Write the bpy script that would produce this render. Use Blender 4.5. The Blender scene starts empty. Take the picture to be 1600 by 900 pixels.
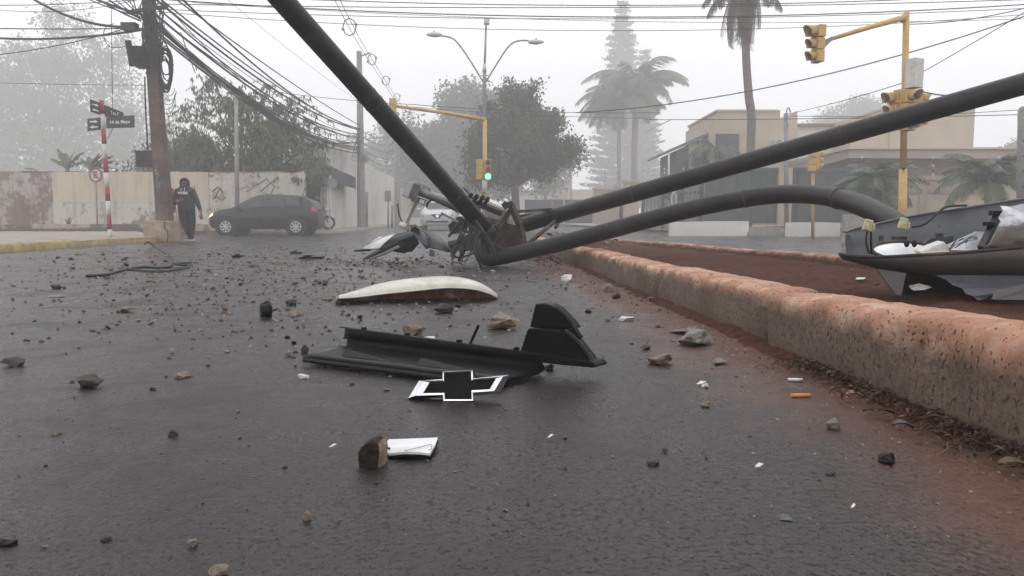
import bpy, bmesh, math, random
from mathutils import Vector, Matrix, Euler, noise
random.seed(7)
R = math.radians
sc = bpy.context.scene
col = sc.collection

# ---------------------------------------------------------------- camera, sky, sun, exposure
CAM_H = 0.40          # the phone is held just above the road
F = 1155.0            # focal length in photo pixels (26 mm equivalent)
HOR = 352.0           # horizon row of the photo
PITCH = math.atan((450 - HOR) / F)
cam = bpy.data.cameras.new('camera')
cam.sensor_width = 36; cam.lens = 36 * F / 1600
cam.clip_start = 0.02; cam.clip_end = 2000
camo = bpy.data.objects.new('camera', cam); col.objects.link(camo)
camo.location = (0, 0, CAM_H); camo.rotation_euler = (math.pi / 2 - PITCH, 0, 0)
sc.camera = camo

SUN_EL, SUN_ROT = R(62), R(200)
w = bpy.data.worlds.new('World'); sc.world = w; w.use_nodes = True
nt = w.node_tree
bg = nt.nodes['Background']
sky = nt.nodes.new('ShaderNodeTexSky'); sky.sky_type = 'NISHITA'; sky.sun_disc = False
sky.sun_elevation = SUN_EL; sky.sun_rotation = SUN_ROT
sky.dust_density = 6; sky.air_density = 1.0; sky.ozone_density = 1
hs = nt.nodes.new('ShaderNodeHueSaturation'); hs.inputs['Saturation'].default_value = 0.10
nt.links.new(sky.outputs[0], hs.inputs['Color'])
mx = nt.nodes.new('ShaderNodeMix'); mx.data_type = 'RGBA'
mx.inputs['Factor'].default_value = 0.85            # overcast: an even white cloud deck over the clear sky
nt.links.new(hs.outputs[0], mx.inputs[6]); mx.inputs[7].default_value = (14.2, 14.2, 14.6, 1)
nt.links.new(mx.outputs[2], bg.inputs['Color'])
bg.inputs['Strength'].default_value = 0.115

sl = bpy.data.lights.new('sun', 'SUN'); sl.energy = 0.6; sl.angle = R(40); sl.color = (1, .97, .93)
so = bpy.data.objects.new('sun', sl); col.objects.link(so)
so.rotation_euler = Euler((math.pi / 2 - SUN_EL, 0, R(160)), 'XYZ')
sc.view_settings.view_transform = 'Standard'; sc.view_settings.look = 'None'
sc.view_settings.exposure = 0.0; sc.view_settings.gamma = 1
sc.cycles.use_denoising = True
sc.cycles.max_bounces = 6; sc.cycles.diffuse_bounces = 3; sc.cycles.glossy_bounces = 3
sc.cycles.volume_bounces = 2; sc.cycles.transparent_max_bounces = 6
sc.cycles.caustics_reflective = False; sc.cycles.caustics_refractive = False

# ---------------------------------------------------------------- helpers
def H(x, y):                       # the street climbs gently beyond the crossing
    return 0.012 * max(0.0, y - 24.0)
CP, SP = math.cos(PITCH), math.sin(PITCH)
def P(px, py, d):                  # point seen at photo pixel (px, py), d metres ahead
    u = (px - 800) / F; v = (450 - py) / F
    k = d / (CP + v * SP)
    return Vector((u * k, d, CAM_H + (v * CP - SP) * k))
def G(px, py, z=0.0):              # point on the plane z seen at that pixel
    u = (px - 800) / F; v = (450 - py) / F
    k = (z - CAM_H) / (v * CP - SP)
    return Vector((u * k, k * (CP + v * SP), z))
def V(*a): return Vector(a)

ORG = {}
def tag(o, label=None, cat=None, group=None, kind=None):
    if label: o['label'] = label
    if cat: o['category'] = cat
    if group: o['group'] = group
    if kind: o['kind'] = kind
    return o
def empty(name, loc, label, cat, group=None, rz=0.0, local=False):
    o = bpy.data.objects.new(name, None); col.objects.link(o)
    o.location = loc; o.rotation_euler = (0, 0, rz); o.empty_display_size = .1
    tag(o, label, cat, group)
    if not local: ORG[o.name] = Vector(loc)
    return o
def copy_tree(o, parent=None):
    c = o.copy(); col.objects.link(c)
    if parent is not None: c.parent = parent
    for ch in list(o.children): copy_tree(ch, c)
    return c

class MB:
    def __init__(s): s.v = []; s.f = []; s.m = []; s.s = []
    def add(s, vs, fs, mi=0, sm=False):
        b = len(s.v); s.v += [Vector(q) for q in vs]
        for f in fs: s.f.append([b + i for i in f]); s.m.append(mi); s.s.append(sm)
        return s
    def box(s, c, size, rot=None, mi=0):
        c = Vector(c); x, y, z = [q / 2 for q in size]
        vs = [V(a*x, b*y, e*z) for e in (-1, 1) for b in (-1, 1) for a in (-1, 1)]
        if rot is not None: vs = [rot @ q for q in vs]
        s.add([c + q for q in vs], [(0,2,3,1),(4,5,7,6),(0,1,5,4),(2,6,7,3),(0,4,6,2),(1,3,7,5)], mi); return s
    def box2(s, a, b, mi=0):
        a = Vector(a); b = Vector(b); return s.box((a+b)/2, [abs(q) for q in (b-a)], None, mi)
    def bar(s, p, q, w_, h_, up=(0,0,1), mi=0):
        p = Vector(p); q = Vector(q); d = (q-p); L = d.length; d.normalize()
        up = Vector(up)
        if abs(d.dot(up)) > .97: up = V(0,1,0)
        sx = d.cross(up).normalized(); u2 = sx.cross(d)
        rot = Matrix((sx, d, u2)).transposed()
        return s.box((p+q)/2, (w_, L, h_), rot, mi)
    def tube(s, pts, r, n=10, cap=True, mi=0, sm=True):
        pts = [Vector(q) for q in pts]; k = len(pts)
        rs = r if isinstance(r, (list, tuple)) else [r]*k
        ring = []; prev = None; vs = []
        for i, q in enumerate(pts):
            t = (pts[min(i+1,k-1)] - pts[max(i-1,0)]).normalized()
            if prev is None:
                a = V(0,0,1) if abs(t.z) < .9 else V(1,0,0)
                nrm = t.cross(a).normalized()
            else:
                nrm = prev - t*prev.dot(t)
                nrm = nrm.normalized() if nrm.length > 1e-6 else t.orthogonal().normalized()
            prev = nrm; b = t.cross(nrm)
            for j in range(n):
                a = 2*math.pi*j/n
                vs.append(q + (nrm*math.cos(a) + b*math.sin(a))*rs[i])
        fs = [(i*n+j, i*n+(j+1)%n, (i+1)*n+(j+1)%n, (i+1)*n+j) for i in range(k-1) for j in range(n)]
        s.add(vs, fs, mi, sm)
        if cap:
            b = len(s.v) - len(vs)
            s.f.append([b+j for j in range(n)][::-1]); s.m.append(mi); s.s.append(False)
            s.f.append([b+(k-1)*n+j for j in range(n)]); s.m.append(mi); s.s.append(False)
        return s
    def cyl(s, p, q, r0, r1=None, n=12, mi=0): return s.tube([p, q], [r0, r0 if r1 is None else r1], n, True, mi)
    def prism(s, poly, off, mi=0):      # polygon (3D points) extruded by vector off
        poly = [Vector(q) for q in poly]; off = Vector(off); n = len(poly)
        vs = poly + [q + off for q in poly]
        fs = [list(range(n)), list(range(2*n-1, n-1, -1))] + [(i, i+n, (i+1)%n+n, (i+1)%n) for i in range(n)]
        s.add(vs, fs, mi); return s
    def grid(s, rows, mi=0, sm=True, close=False):   # rows: list of equal-length point lists
        n = len(rows[0]); vs = [q for r_ in rows for q in r_]
        m = n if close else n-1
        fs = [(i*n+j, i*n+(j+1)%n, (i+1)*n+(j+1)%n, (i+1)*n+j) for i in range(len(rows)-1) for j in range(m)]
        s.add(vs, fs, mi, sm); return s
    def ball(s, c, r, n=10, mi=0, sq=(1,1,1)):
        c = Vector(c); rows = []
        for i in range(n//2+1):
            a = math.pi*i/(n//2)
            rows.append([c + V(r*math.sin(a)*math.cos(2*math.pi*j/n)*sq[0], r*math.sin(a)*math.sin(2*math.pi*j/n)*sq[1], r*math.cos(a)*sq[2]) for j in range(n)])
        return s.grid(rows, mi, True, True)
    def build(s, name, mats, parent=None, origin=None):
        org = Vector((0,0,0))
        if parent is not None: org = ORG.get(parent.name, org)
        if origin is not None: org = Vector(origin)
        me = bpy.data.meshes.new(name)
        me.from_pydata([tuple(q - org) for q in s.v], [], s.f)
        if not isinstance(mats, (list, tuple)): mats = [mats]
        for m_ in mats: me.materials.append(m_)
        me.polygons.foreach_set('material_index', s.m)
        me.polygons.foreach_set('use_smooth', s.s)
        bm = bmesh.new(); bm.from_mesh(me)
        bmesh.ops.recalc_face_normals(bm, faces=bm.faces[:]); bm.to_mesh(me); bm.free()
        o = bpy.data.objects.new(name, me); col.objects.link(o)
        if parent is not None:
            o.parent = parent; ORG[o.name] = org
        elif origin is not None: o.location = org; ORG[o.name] = org
        return o
def base_of(s):
    xs = [q.x for q in s.v]; ys = [q.y for q in s.v]; zs = [q.z for q in s.v]
    return V((min(xs)+max(xs))/2, (min(ys)+max(ys))/2, min(zs))
def thing(mb, name, mats, label, cat, group=None):
    o = mb.build(name, mats, None, base_of(mb)); return tag(o, label, cat, group)
def struct(mb, name, mats):
    o = mb.build(name, mats); o['kind'] = 'structure'; return o
def solid(o, t, off=0.0):
    m_ = o.modifiers.new('thickness', 'SOLIDIFY'); m_.thickness = t; m_.offset = off; return o
def bevel(o, w_, seg=2):
    m_ = o.modifiers.new('bevel', 'BEVEL'); m_.width = w_; m_.segments = seg; m_.limit_method = 'ANGLE'; return o
def catmull(pts, n=6):
    pts = [Vector(q) for q in pts]; out = []
    for i in range(len(pts)-1):
        a = pts[max(i-1,0)]; b = pts[i]; c = pts[i+1]; d = pts[min(i+2,len(pts)-1)]
        for j in range(n):
            t = j/n
            out.append(.5*((2*b)+(c-a)*t+(2*a-5*b+4*c-d)*t*t+(3*b-a-3*c+d)*t**3))
    out.append(pts[-1]); return out
def sag(p, q, s, n=14):
    p = Vector(p); q = Vector(q)
    return [p.lerp(q, i/n) - V(0,0,s*4*(i/n)*(1-i/n)) for i in range(n+1)]

# ---------------------------------------------------------------- materials
def nodes_of(name):
    m_ = bpy.data.materials.new(name); m_.use_nodes = True
    t = m_.node_tree; b = t.nodes['Principled BSDF']; return m_, t, b
def nz(t, scale, detail=4, rough=.6, vec=None, typ='ShaderNodeTexNoise'):
    n = t.nodes.new(typ); n.inputs['Scale'].default_value = scale
    if typ == 'ShaderNodeTexNoise':
        n.inputs['Detail'].default_value = detail; n.inputs['Roughness'].default_value = rough
    if vec is not None: t.links.new(vec, n.inputs['Vector'])
    return n
def ramp(t, src, stops):
    r = t.nodes.new('ShaderNodeValToRGB'); t.links.new(src, r.inputs[0])
    e = r.color_ramp.elements
    while len(e) < len(stops): e.new(.5)
    for i, (p, c) in enumerate(stops):
        e[i].position = p; e[i].color = (c, c, c, 1) if isinstance(c, (int, float)) else (*c, 1)
    return r
def mixc(t, fac, a, b, typ='MIX'):
    m_ = t.nodes.new('ShaderNodeMix'); m_.data_type = 'RGBA'; m_.blend_type = typ
    for sock, val in ((m_.inputs[0], fac), (m_.inputs[6], a), (m_.inputs[7], b)):
        if isinstance(val, (int, float)): sock.default_value = val
        elif isinstance(val, tuple): sock.default_value = (*val, 1)
        else: t.links.new(val, sock)
    return m_.outputs[2]
def math_(t, op, a, b=None, c=None):
    m_ = t.nodes.new('ShaderNodeMath'); m_.operation = op
    for i, val in enumerate((a, b, c)):
        if val is None: continue
        if isinstance(val, (int, float)): m_.inputs[i].default_value = val
        else: t.links.new(val, m_.inputs[i])
    return m_.outputs[0]
def bump(t, b, h, strength=.3, dist=.01):
    n = t.nodes.new('ShaderNodeBump'); n.inputs['Strength'].default_value = strength; n.inputs['Distance'].default_value = dist
    t.links.new(h, n.inputs['Height']); t.links.new(n.outputs[0], b.inputs['Normal']); return n
def pm(name, c1, c2=None, scale=8, rough=.6, metal=0.0, bmp=.15, bd=.01, spec=.5, stops=(.35,.65), c3=None, detail=5, rvar=.12):
    m_, t, b = nodes_of(name)
    tc = t.nodes.new('ShaderNodeTexCoord').outputs['Object']
    n = nz(t, scale, detail, .62, tc)
    c2 = c2 or tuple(q*.7 for q in c1)
    r_ = ramp(t, n.outputs[0], [(stops[0], c2), (stops[1], c1)])
    out = r_.outputs[0]
    if c3:
        n3 = nz(t, scale*.31, 6, .7, tc); r3 = ramp(t, n3.outputs[0], [(.52, 0.0), (.62, 1.0)])
        out = mixc(t, r3.outputs[0], out, c3)
    t.links.new(out, b.inputs['Base Color'])
    n2 = nz(t, scale*5, 3, .6, tc)
    rr = t.nodes.new('ShaderNodeMapRange'); t.links.new(n2.outputs[0], rr.inputs[0])
    rr.inputs[3].default_value = max(.02, rough-rvar); rr.inputs[4].default_value = min(1, rough+rvar)
    t.links.new(rr.outputs[0], b.inputs['Roughness'])
    b.inputs['Metallic'].default_value = metal; b.inputs['Specular IOR Level'].default_value = spec
    if bmp: bump(t, b, n2.outputs[0], bmp, bd)
    return m_
def leafmat(name, c, c2):
    m_, t, b = nodes_of(name)
    tc = t.nodes.new('ShaderNodeTexCoord').outputs['Object']
    n = nz(t, 1.3, 4, .6, tc); r_ = ramp(t, n.outputs[0], [(.35, c2), (.65, c)])
    t.links.new(r_.outputs[0], b.inputs['Base Color']); b.inputs['Roughness'].default_value = .55
    b.inputs['Specular IOR Level'].default_value = .3
    return m_

M = {}
def asphalt():
    m_, t, b = nodes_of('wet_asphalt')
    tc = t.nodes.new('ShaderNodeTexCoord').outputs['Object']
    sx = t.nodes.new('ShaderNodeSeparateXYZ'); t.links.new(tc, sx.inputs[0])
    big = nz(t, .7, 5, .6, tc); mid = nz(t, 9, 5, .65, tc); fine = nz(t, 120, 4, .65, tc); agg = nz(t, 75, 3, .55, tc)
    vor = nz(t, 85, typ='ShaderNodeTexVoronoi', vec=tc)
    colr = ramp(t, fine.outputs[0], [(.34, (.0055,.0042,.0043)), (.66, (.030,.0222,.0222))]).outputs[0]
    colr = mixc(t, ramp(t, mid.outputs[0], [(.35, 0.0), (.7, .55)]).outputs[0], colr, (.024,.018,.018))
    colr = mixc(t, ramp(t, big.outputs[0], [(.40, 0.0), (.62, .75)]).outputs[0], colr, (.008,.0062,.0063))
    # red soil washed along the median kerb
    line = math_(t, 'SUBTRACT', math_(t, 'MULTIPLY_ADD', sx.outputs['Y'], -.043, .985), sx.outputs['X'])
    n1 = nz(t, 1.7, 6, .65, tc); n2 = nz(t, 14, 5, .7, tc)
    ed = math_(t, 'ADD', line, math_(t, 'MULTIPLY_ADD', n1.outputs[0], .62, -.31))
    ed = math_(t, 'ADD', ed, math_(t, 'MULTIPLY_ADD', n2.outputs[0], .30, -.15))
    ed = math_(t, 'ADD', ed, math_(t, 'MULTIPLY', sx.outputs['Y'], -.028))
    msk = t.nodes.new('ShaderNodeMapRange'); msk.interpolation_type = 'SMOOTHSTEP'
    t.links.new(ed, msk.inputs[0]); msk.inputs[1].default_value = .44; msk.inputs[2].default_value = .10
    msk.inputs[3].default_value = 0; msk.inputs[4].default_value = 1
    gate = math_(t, 'GREATER_THAN', line, -.30)
    soil = ramp(t, math_(t, 'MULTIPLY_ADD', fine.outputs[0], .5, math_(t, 'MULTIPLY', n2.outputs[0], .5)), [(.36, (.052,.022,.013)), (.64, (.150,.066,.036))]).outputs[0]
    soilf = math_(t, 'MULTIPLY', math_(t, 'MULTIPLY', msk.outputs[0], gate), ramp(t, fine.outputs[0], [(.30, .55), (.6, .96)]).outputs[0])
    # mud dragged round the wreck
    dx = math_(t, 'ADD', sx.outputs['X'], .75); dy = math_(t, 'MULTIPLY_ADD', sx.outputs['Y'], .62, -4.6)
    rr2 = math_(t, 'SQRT', math_(t, 'ADD', math_(t, 'MULTIPLY', dx, dx), math_(t, 'MULTIPLY', dy, dy)))
    rr2 = math_(t, 'ADD', rr2, math_(t, 'MULTIPLY_ADD', n1.outputs[0], 2.4, -1.2))
    m2 = t.nodes.new('ShaderNodeMapRange'); t.links.new(rr2, m2.inputs[0]); m2.inputs[1].default_value = 1.7; m2.inputs[2].default_value = .3
    m2.inputs[3].default_value = 0; m2.inputs[4].default_value = .55
    wm = math_(t, 'MULTIPLY', m2.outputs[0], ramp(t, n2.outputs[0], [(.4, 0.0), (.6, 1.0)]).outputs[0])
    colr = mixc(t, wm, colr, (.062,.044,.035))
    pit = nz(t, 105, 3, .62, tc); pits = ramp(t, pit.outputs[0], [(.36, 1.0), (.41, 0.0)]).outputs[0]
    pit2 = nz(t, 46, 4, .6, tc); pits2 = ramp(t, pit2.outputs[0], [(.325, 1.0), (.36, 0.0)]).outputs[0]
    pits = math_(t, 'MAXIMUM', pits, pits2)
    colr = mixc(t, math_(t, 'MULTIPLY', pits, .85), colr, (.004,.0035,.0035))
    spk = ramp(t, nz(t, 210, 1, .5, tc).outputs[0], [(.73, 0.0), (.78, .5)]).outputs[0]
    colr = mixc(t, spk, colr, (.13,.12,.115))
    colr = mixc(t, soilf, colr, soil)
    t.links.new(colr, b.inputs['Base Color'])
    wet = ramp(t, nz(t, 2.2, 6, .7, tc).outputs[0], [(.38, .17), (.62, .46)]).outputs[0]
    ro = math_(t, 'ADD', wet, math_(t, 'MULTIPLY_ADD', fine.outputs[0], .25, -.12))
    ro = math_(t, 'MAXIMUM', ro, math_(t, 'MULTIPLY', soilf, .85))
    t.links.new(ro, b.inputs['Roughness']); b.inputs['Specular IOR Level'].default_value = .33
    # thin dark slits between the pressed stones
    h = math_(t, 'SUBTRACT', math_(t, 'ADD', math_(t, 'MULTIPLY', agg.outputs[0], .75), math_(t, 'MULTIPLY', fine.outputs[0], .6)), math_(t, 'MULTIPLY', pits, .9))
    bump(t, b, h, .65, .005)
    return m_
M['asphalt'] = asphalt()
def kerbmat(name, top, side, dark):
    m_, t, b = nodes_of(name)
    tc = t.nodes.new('ShaderNodeTexCoord').outputs['Object']
    sx = t.nodes.new('ShaderNodeSeparateXYZ'); t.links.new(tc, sx.inputs[0])
    n = nz(t, 7, 6, .7, tc); n2 = nz(t, 70, 5, .7, tc)
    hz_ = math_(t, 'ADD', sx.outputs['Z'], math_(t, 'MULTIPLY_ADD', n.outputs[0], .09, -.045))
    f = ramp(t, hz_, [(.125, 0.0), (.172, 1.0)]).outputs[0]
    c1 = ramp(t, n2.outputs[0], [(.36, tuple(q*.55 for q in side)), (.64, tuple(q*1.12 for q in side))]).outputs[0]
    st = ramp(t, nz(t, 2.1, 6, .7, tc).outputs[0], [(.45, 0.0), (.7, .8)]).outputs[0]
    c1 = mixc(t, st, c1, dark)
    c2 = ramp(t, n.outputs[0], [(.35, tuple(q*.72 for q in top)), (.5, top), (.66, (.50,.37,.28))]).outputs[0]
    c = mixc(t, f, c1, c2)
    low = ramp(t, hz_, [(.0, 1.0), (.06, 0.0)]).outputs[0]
    c = mixc(t, math_(t, 'MULTIPLY', low, .6), c, dark)  # shading at the foot of the block, put into the colour
    # casting voids: small dark upright pits
    mp = t.nodes.new('ShaderNodeMapping'); mp.inputs['Scale'].default_value = (1, 1, .6); t.links.new(tc, mp.inputs[0])
    pit = nz(t, 105, 2, .5, mp.outputs[0]); pr = ramp(t, pit.outputs[0], [(.335, 1.0), (.37, 0.0)]).outputs[0]
    c = mixc(t, math_(t, 'MULTIPLY', pr, .8), c, (.05,.036,.028))
    t.links.new(c, b.inputs['Base Color']); b.inputs['Roughness'].default_value = .86; b.inputs['Specular IOR Level'].default_value = .25
    h = math_(t, 'SUBTRACT', math_(t, 'MULTIPLY', n2.outputs[0], .6), pr)
    bump(t, b, h, .9, .009)
    return m_
M['kerb'] = kerbmat('kerb_concrete', (.40,.215,.140), (.180,.132,.100), (.085,.052,.036))  # red soil stain on top; upright face coloured darker to carry its shade
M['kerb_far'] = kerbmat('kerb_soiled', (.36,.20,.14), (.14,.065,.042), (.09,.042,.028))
M['soil'] = pm('red_soil', (.125,.044,.026), (.045,.017,.011), 26, .95, bmp=.9, bd=.02, spec=.15, c3=(.075,.034,.024))
M['ground'] = pm('far_ground', (.10,.09,.06), (.06,.065,.035), .6, .9)
M['pave'] = pm('pavement_concrete', (.33,.29,.25), (.20,.17,.14), 2.5, .75, c3=(.16,.11,.08))
M['kerb_yellow'] = pm('kerb_yellow_paint', (.38,.29,.10), (.22,.16,.08), 5, .7, c3=(.22,.17,.12))
M['pole_dark'] = pm('dark_grey_pole_paint', (.013,.0115,.011), (.006,.0055,.0055), 14, .44, bmp=.12, bd=.004, spec=.30, c3=(.024,.019,.016))
M['black_plastic'] = pm('black_plastic', (.006,.006,.0065), (.003,.003,.0035), 30, .42, bmp=.12, bd=.001, spec=.12)
M['black_satin'] = pm('black_satin_plastic', (.011,.011,.012), (.007,.007,.008), 40, .40, bmp=.05, bd=.001, spec=.2)
M['black_dull'] = pm('black_rubber', (.011,.0105,.0105), (.006,.006,.006), 12, .62, spec=.3)
M['chrome'] = pm('chrome', (.78,.79,.82), (.62,.63,.65), 60, .10, 1.0, bmp=.03, bd=.0005, rvar=.06)
M['white_metal'] = pm('white_enamel', (.56,.55,.50), (.46,.45,.40), 9, .38, bmp=.05, c3=(.40,.38,.33), spec=.4)
M['rust'] = pm('rust_lining', (.40,.19,.09), (.15,.065,.035), 9, .75, c3=(.62,.50,.36))
M['lump'] = pm('footing_brown', (.040,.028,.021), (.016,.011,.009), 14, .85, bmp=.9, bd=.03, spec=.15, c3=(.055,.042,.030))
M['slat_grey'] = pm('slat_grey', (.23,.235,.215), (.17,.175,.16), 2, .6)
M['white_gloss'] = pm('white_gloss', (.70,.70,.71), (.58,.58,.59), 20, .18, bmp=.03)
M['concrete'] = pm('concrete_grey', (.30,.29,.27), (.20,.19,.175), 6, .8, bmp=.3)
M['pole_brown'] = pm('brown_pole', (.105,.068,.055), (.055,.038,.032), 5, .75, bmp=.35, bd=.02, c3=(.14,.10,.085))
M['block_tan'] = pm('tan_block', (.34,.235,.15), (.24,.16,.10), 4, .8, c3=(.40,.32,.24))
M['metal_grey'] = pm('grey_metal', (.25,.25,.25), (.17,.17,.17), 12, .45, .4)
M['metal_brown'] = pm('dirty_brown_steel', (.034,.025,.022), (.018,.014,.0125), 16, .7, .1, bmp=.3, c3=(.085,.06,.048))
M['lamp_grey'] = pm('lamp_housing_grey', (.072,.076,.086), (.048,.051,.060), 6, .45, .15, bmp=.1, c3=(.088,.09,.096))
M['lamp_out'] = pm('lamp_hull_grey', (.070,.060,.056), (.045,.038,.035), 5, .50, .1, c3=(.085,.062,.052))
M['yellow'] = pm('signal_yellow', (.58,.36,.085), (.46,.28,.07), 6, .5, c3=(.40,.25,.08))
M['lens_dark'] = pm('dark_lens', (.06,.065,.06), (.04,.045,.04), 30, .25)
M['lens_red'] = pm('red_lens', (.45,.06,.04), (.30,.04,.03), 30, .3)
M['cable'] = pm('cable_black', (.020,.020,.022), (.014,.014,.015), 10, .6)
M['red_paint'] = pm('red_paint', (.33,.03,.035), (.25,.025,.03), 8, .5)
M['white_paint'] = pm('white_paint', (.62,.61,.58), (.48,.46,.43), 8, .55)
M['sign_black'] = pm('sign_black', (.035,.03,.032), (.025,.022,.024), 15, .5)
M['sign_white'] = pm('sign_white', (.72,.72,.72), (.6,.6,.6), 15, .5)
M['bark'] = pm('bark', (.085,.065,.050), (.045,.035,.028), 7, .85, bmp=.5, bd=.03)
M['bark_pale'] = pm('palm_bark', (.20,.175,.15), (.13,.11,.095), 6, .85, bmp=.4, bd=.03)
M['leaf_a'] = leafmat('leaf_olive', (.105,.115,.048), (.055,.066,.028))
M['leaf_b'] = leafmat('leaf_dark', (.085,.098,.052), (.048,.060,.030))
M['leaf_c'] = leafmat('leaf_mid', (.075,.105,.045), (.045,.065,.028))
M['leaf_d'] = leafmat('leaf_banana', (.085,.13,.04), (.05,.085,.025))
M['leaf_dead'] = leafmat('leaf_dead', (.13,.095,.055), (.07,.05,.03))
M['stucco_white'] = pm('stucco_white', (.66,.64,.60), (.54,.52,.48), 1.2, .85, c3=(.48,.45,.40))
M['stucco_beige'] = pm('stucco_beige', (.48,.40,.30), (.40,.33,.25), 1.0, .85, c3=(.42,.345,.26))
M['stucco_pink'] = pm('stucco_pink', (.39,.315,.255), (.32,.26,.21), 1.0, .85, c3=(.34,.27,.22))
M['stucco_cream'] = pm('stucco_cream', (.52,.45,.35), (.46,.40,.31), 1.0, .85)
M['gate_green'] = pm('gate_green', (.055,.070,.064), (.040,.050,.047), 3, .6)
M['awning'] = pm('awning_dark', (.050,.047,.052), (.035,.033,.037), 4, .7)
M['dark_door'] = pm('dark_opening', (.055,.042,.040), (.035,.028,.027), 4, .7)
M['roof'] = pm('roof_sheet', (.20,.17,.15), (.14,.12,.11), 3, .8)
M['glass_dark'] = pm('dark_glass', (.018,.018,.020), (.012,.012,.013), 3, .08, bmp=0)
M['glass_car'] = pm('windscreen_glass', (.035,.038,.042), (.03,.032,.036), 3, .3, bmp=0, spec=.2)
M['car_dark'] = pm('car_paint_graphite', (.011,.0105,.011), (.009,.0085,.009), 3, .2, .2, bmp=0)
M['car_white'] = pm('car_paint_white', (.52,.52,.54), (.48,.48,.50), 3, .25, bmp=0, spec=.3)
M['tyre'] = pm('tyre', (.014,.014,.014), (.010,.010,.010), 20, .75)
M['rim'] = pm('rim_silver', (.55,.55,.56), (.42,.42,.43), 10, .35, .6)
M['tail_red'] = pm('tail_lamp', (.40,.02,.03), (.3,.015,.02), 20, .2)
M['skin'] = pm('skin', (.22,.115,.075), (.18,.09,.06), 12, .55)
M['hoodie'] = pm('hoodie_charcoal', (.040,.042,.047), (.026,.028,.031), 9, .9, bmp=.4, bd=.02)
M['trousers'] = pm('trousers_black', (.012,.012,.013), (.008,.008,.009), 9, .85)
M['red_cloth'] = pm('red_cloth', (.45,.03,.04), (.33,.02,.03), 9, .85)
M['hair'] = pm('hair', (.012,.009,.008), (.008,.006,.006), 20, .6)
M['stone'] = pm('stone_tan', (.27,.215,.165), (.15,.115,.085), 22, .8, bmp=.5, bd=.006, c3=(.11,.075,.055))
M['stone_dark'] = pm('stone_dark', (.055,.039,.031), (.026,.019,.016), 25, .7, bmp=.5, bd=.006)
M['stone_grey'] = pm('stone_grey', (.31,.29,.26), (.16,.145,.125), 30, .85, bmp=.6, bd=.008, c3=(.20,.16,.125))
M['chip_white'] = pm('chip_white', (.62,.60,.57), (.48,.46,.43), 30, .5)
M['stone_black'] = pm('stone_black', (.030,.020,.015), (.010,.007,.006), 60, .75, bmp=.9, bd=.004, spec=.25, c3=(.05,.034,.025))
M['litter'] = pm('litter_brown', (.085,.045,.026), (.035,.020,.013), 40, .9, spec=.15, c3=(.13,.085,.05))
M['litter_dark'] = pm('litter_dark', (.030,.019,.013), (.015,.010,.008), 40, .9, spec=.15)
M['brick'] = pm('brick_red', (.20,.075,.045), (.12,.045,.028), 20, .8, bmp=.4)
M['orange'] = pm('filter_orange', (.62,.27,.06), (.5,.2,.05), 60, .7)
M['connector'] = pm('connector_yellow', (.44,.43,.25), (.36,.35,.20), 30, .4)
M['silver'] = pm('silver_foil', (.60,.61,.63), (.40,.41,.43), 14, .32, .6, bmp=.4, bd=.01)
M['slate'] = pm('slate_plastic', (.055,.058,.062), (.036,.038,.042), 8, .4)
M['lens_glass'] = pm('luminaire_glass', (.30,.27,.25), (.22,.20,.19), 4, .15)
def emit(name, c, s):
    m_, t, b = nodes_of(name); b.inputs['Base Color'].default_value = (*c, 1)
    b.inputs['Emission Color'].default_value = (*c, 1); b.inputs['Emission Strength'].default_value = s; return m_
M['lit_green'] = emit('lit_green', (.05, 1, .35), 9)
M['lit_head'] = emit('lit_headlamp', (1, .80, .50), 1.3)
# ================================================================ SETTING
def sheet(name, x0, x1, y0, y1, mat, dz=0.0, nx=2):
    ys = sorted(set([y0, 0, 4, 10, 24, 40, 80, y1])); ys = [y for y in ys if y0 <= y <= y1]
    mb = MB()
    mb.grid([[V(x0+(x1-x0)*i/nx, y, H(0, y)+dz) for i in range(nx+1)] for y in ys], 0, False)
    return struct(mb, name, mat)
sheet('ground', -150, 150, -30, 240, M['ground'], -.06)
sheet('road', -40, 45, -20, 130, M['asphalt'], 0, 4)

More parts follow.
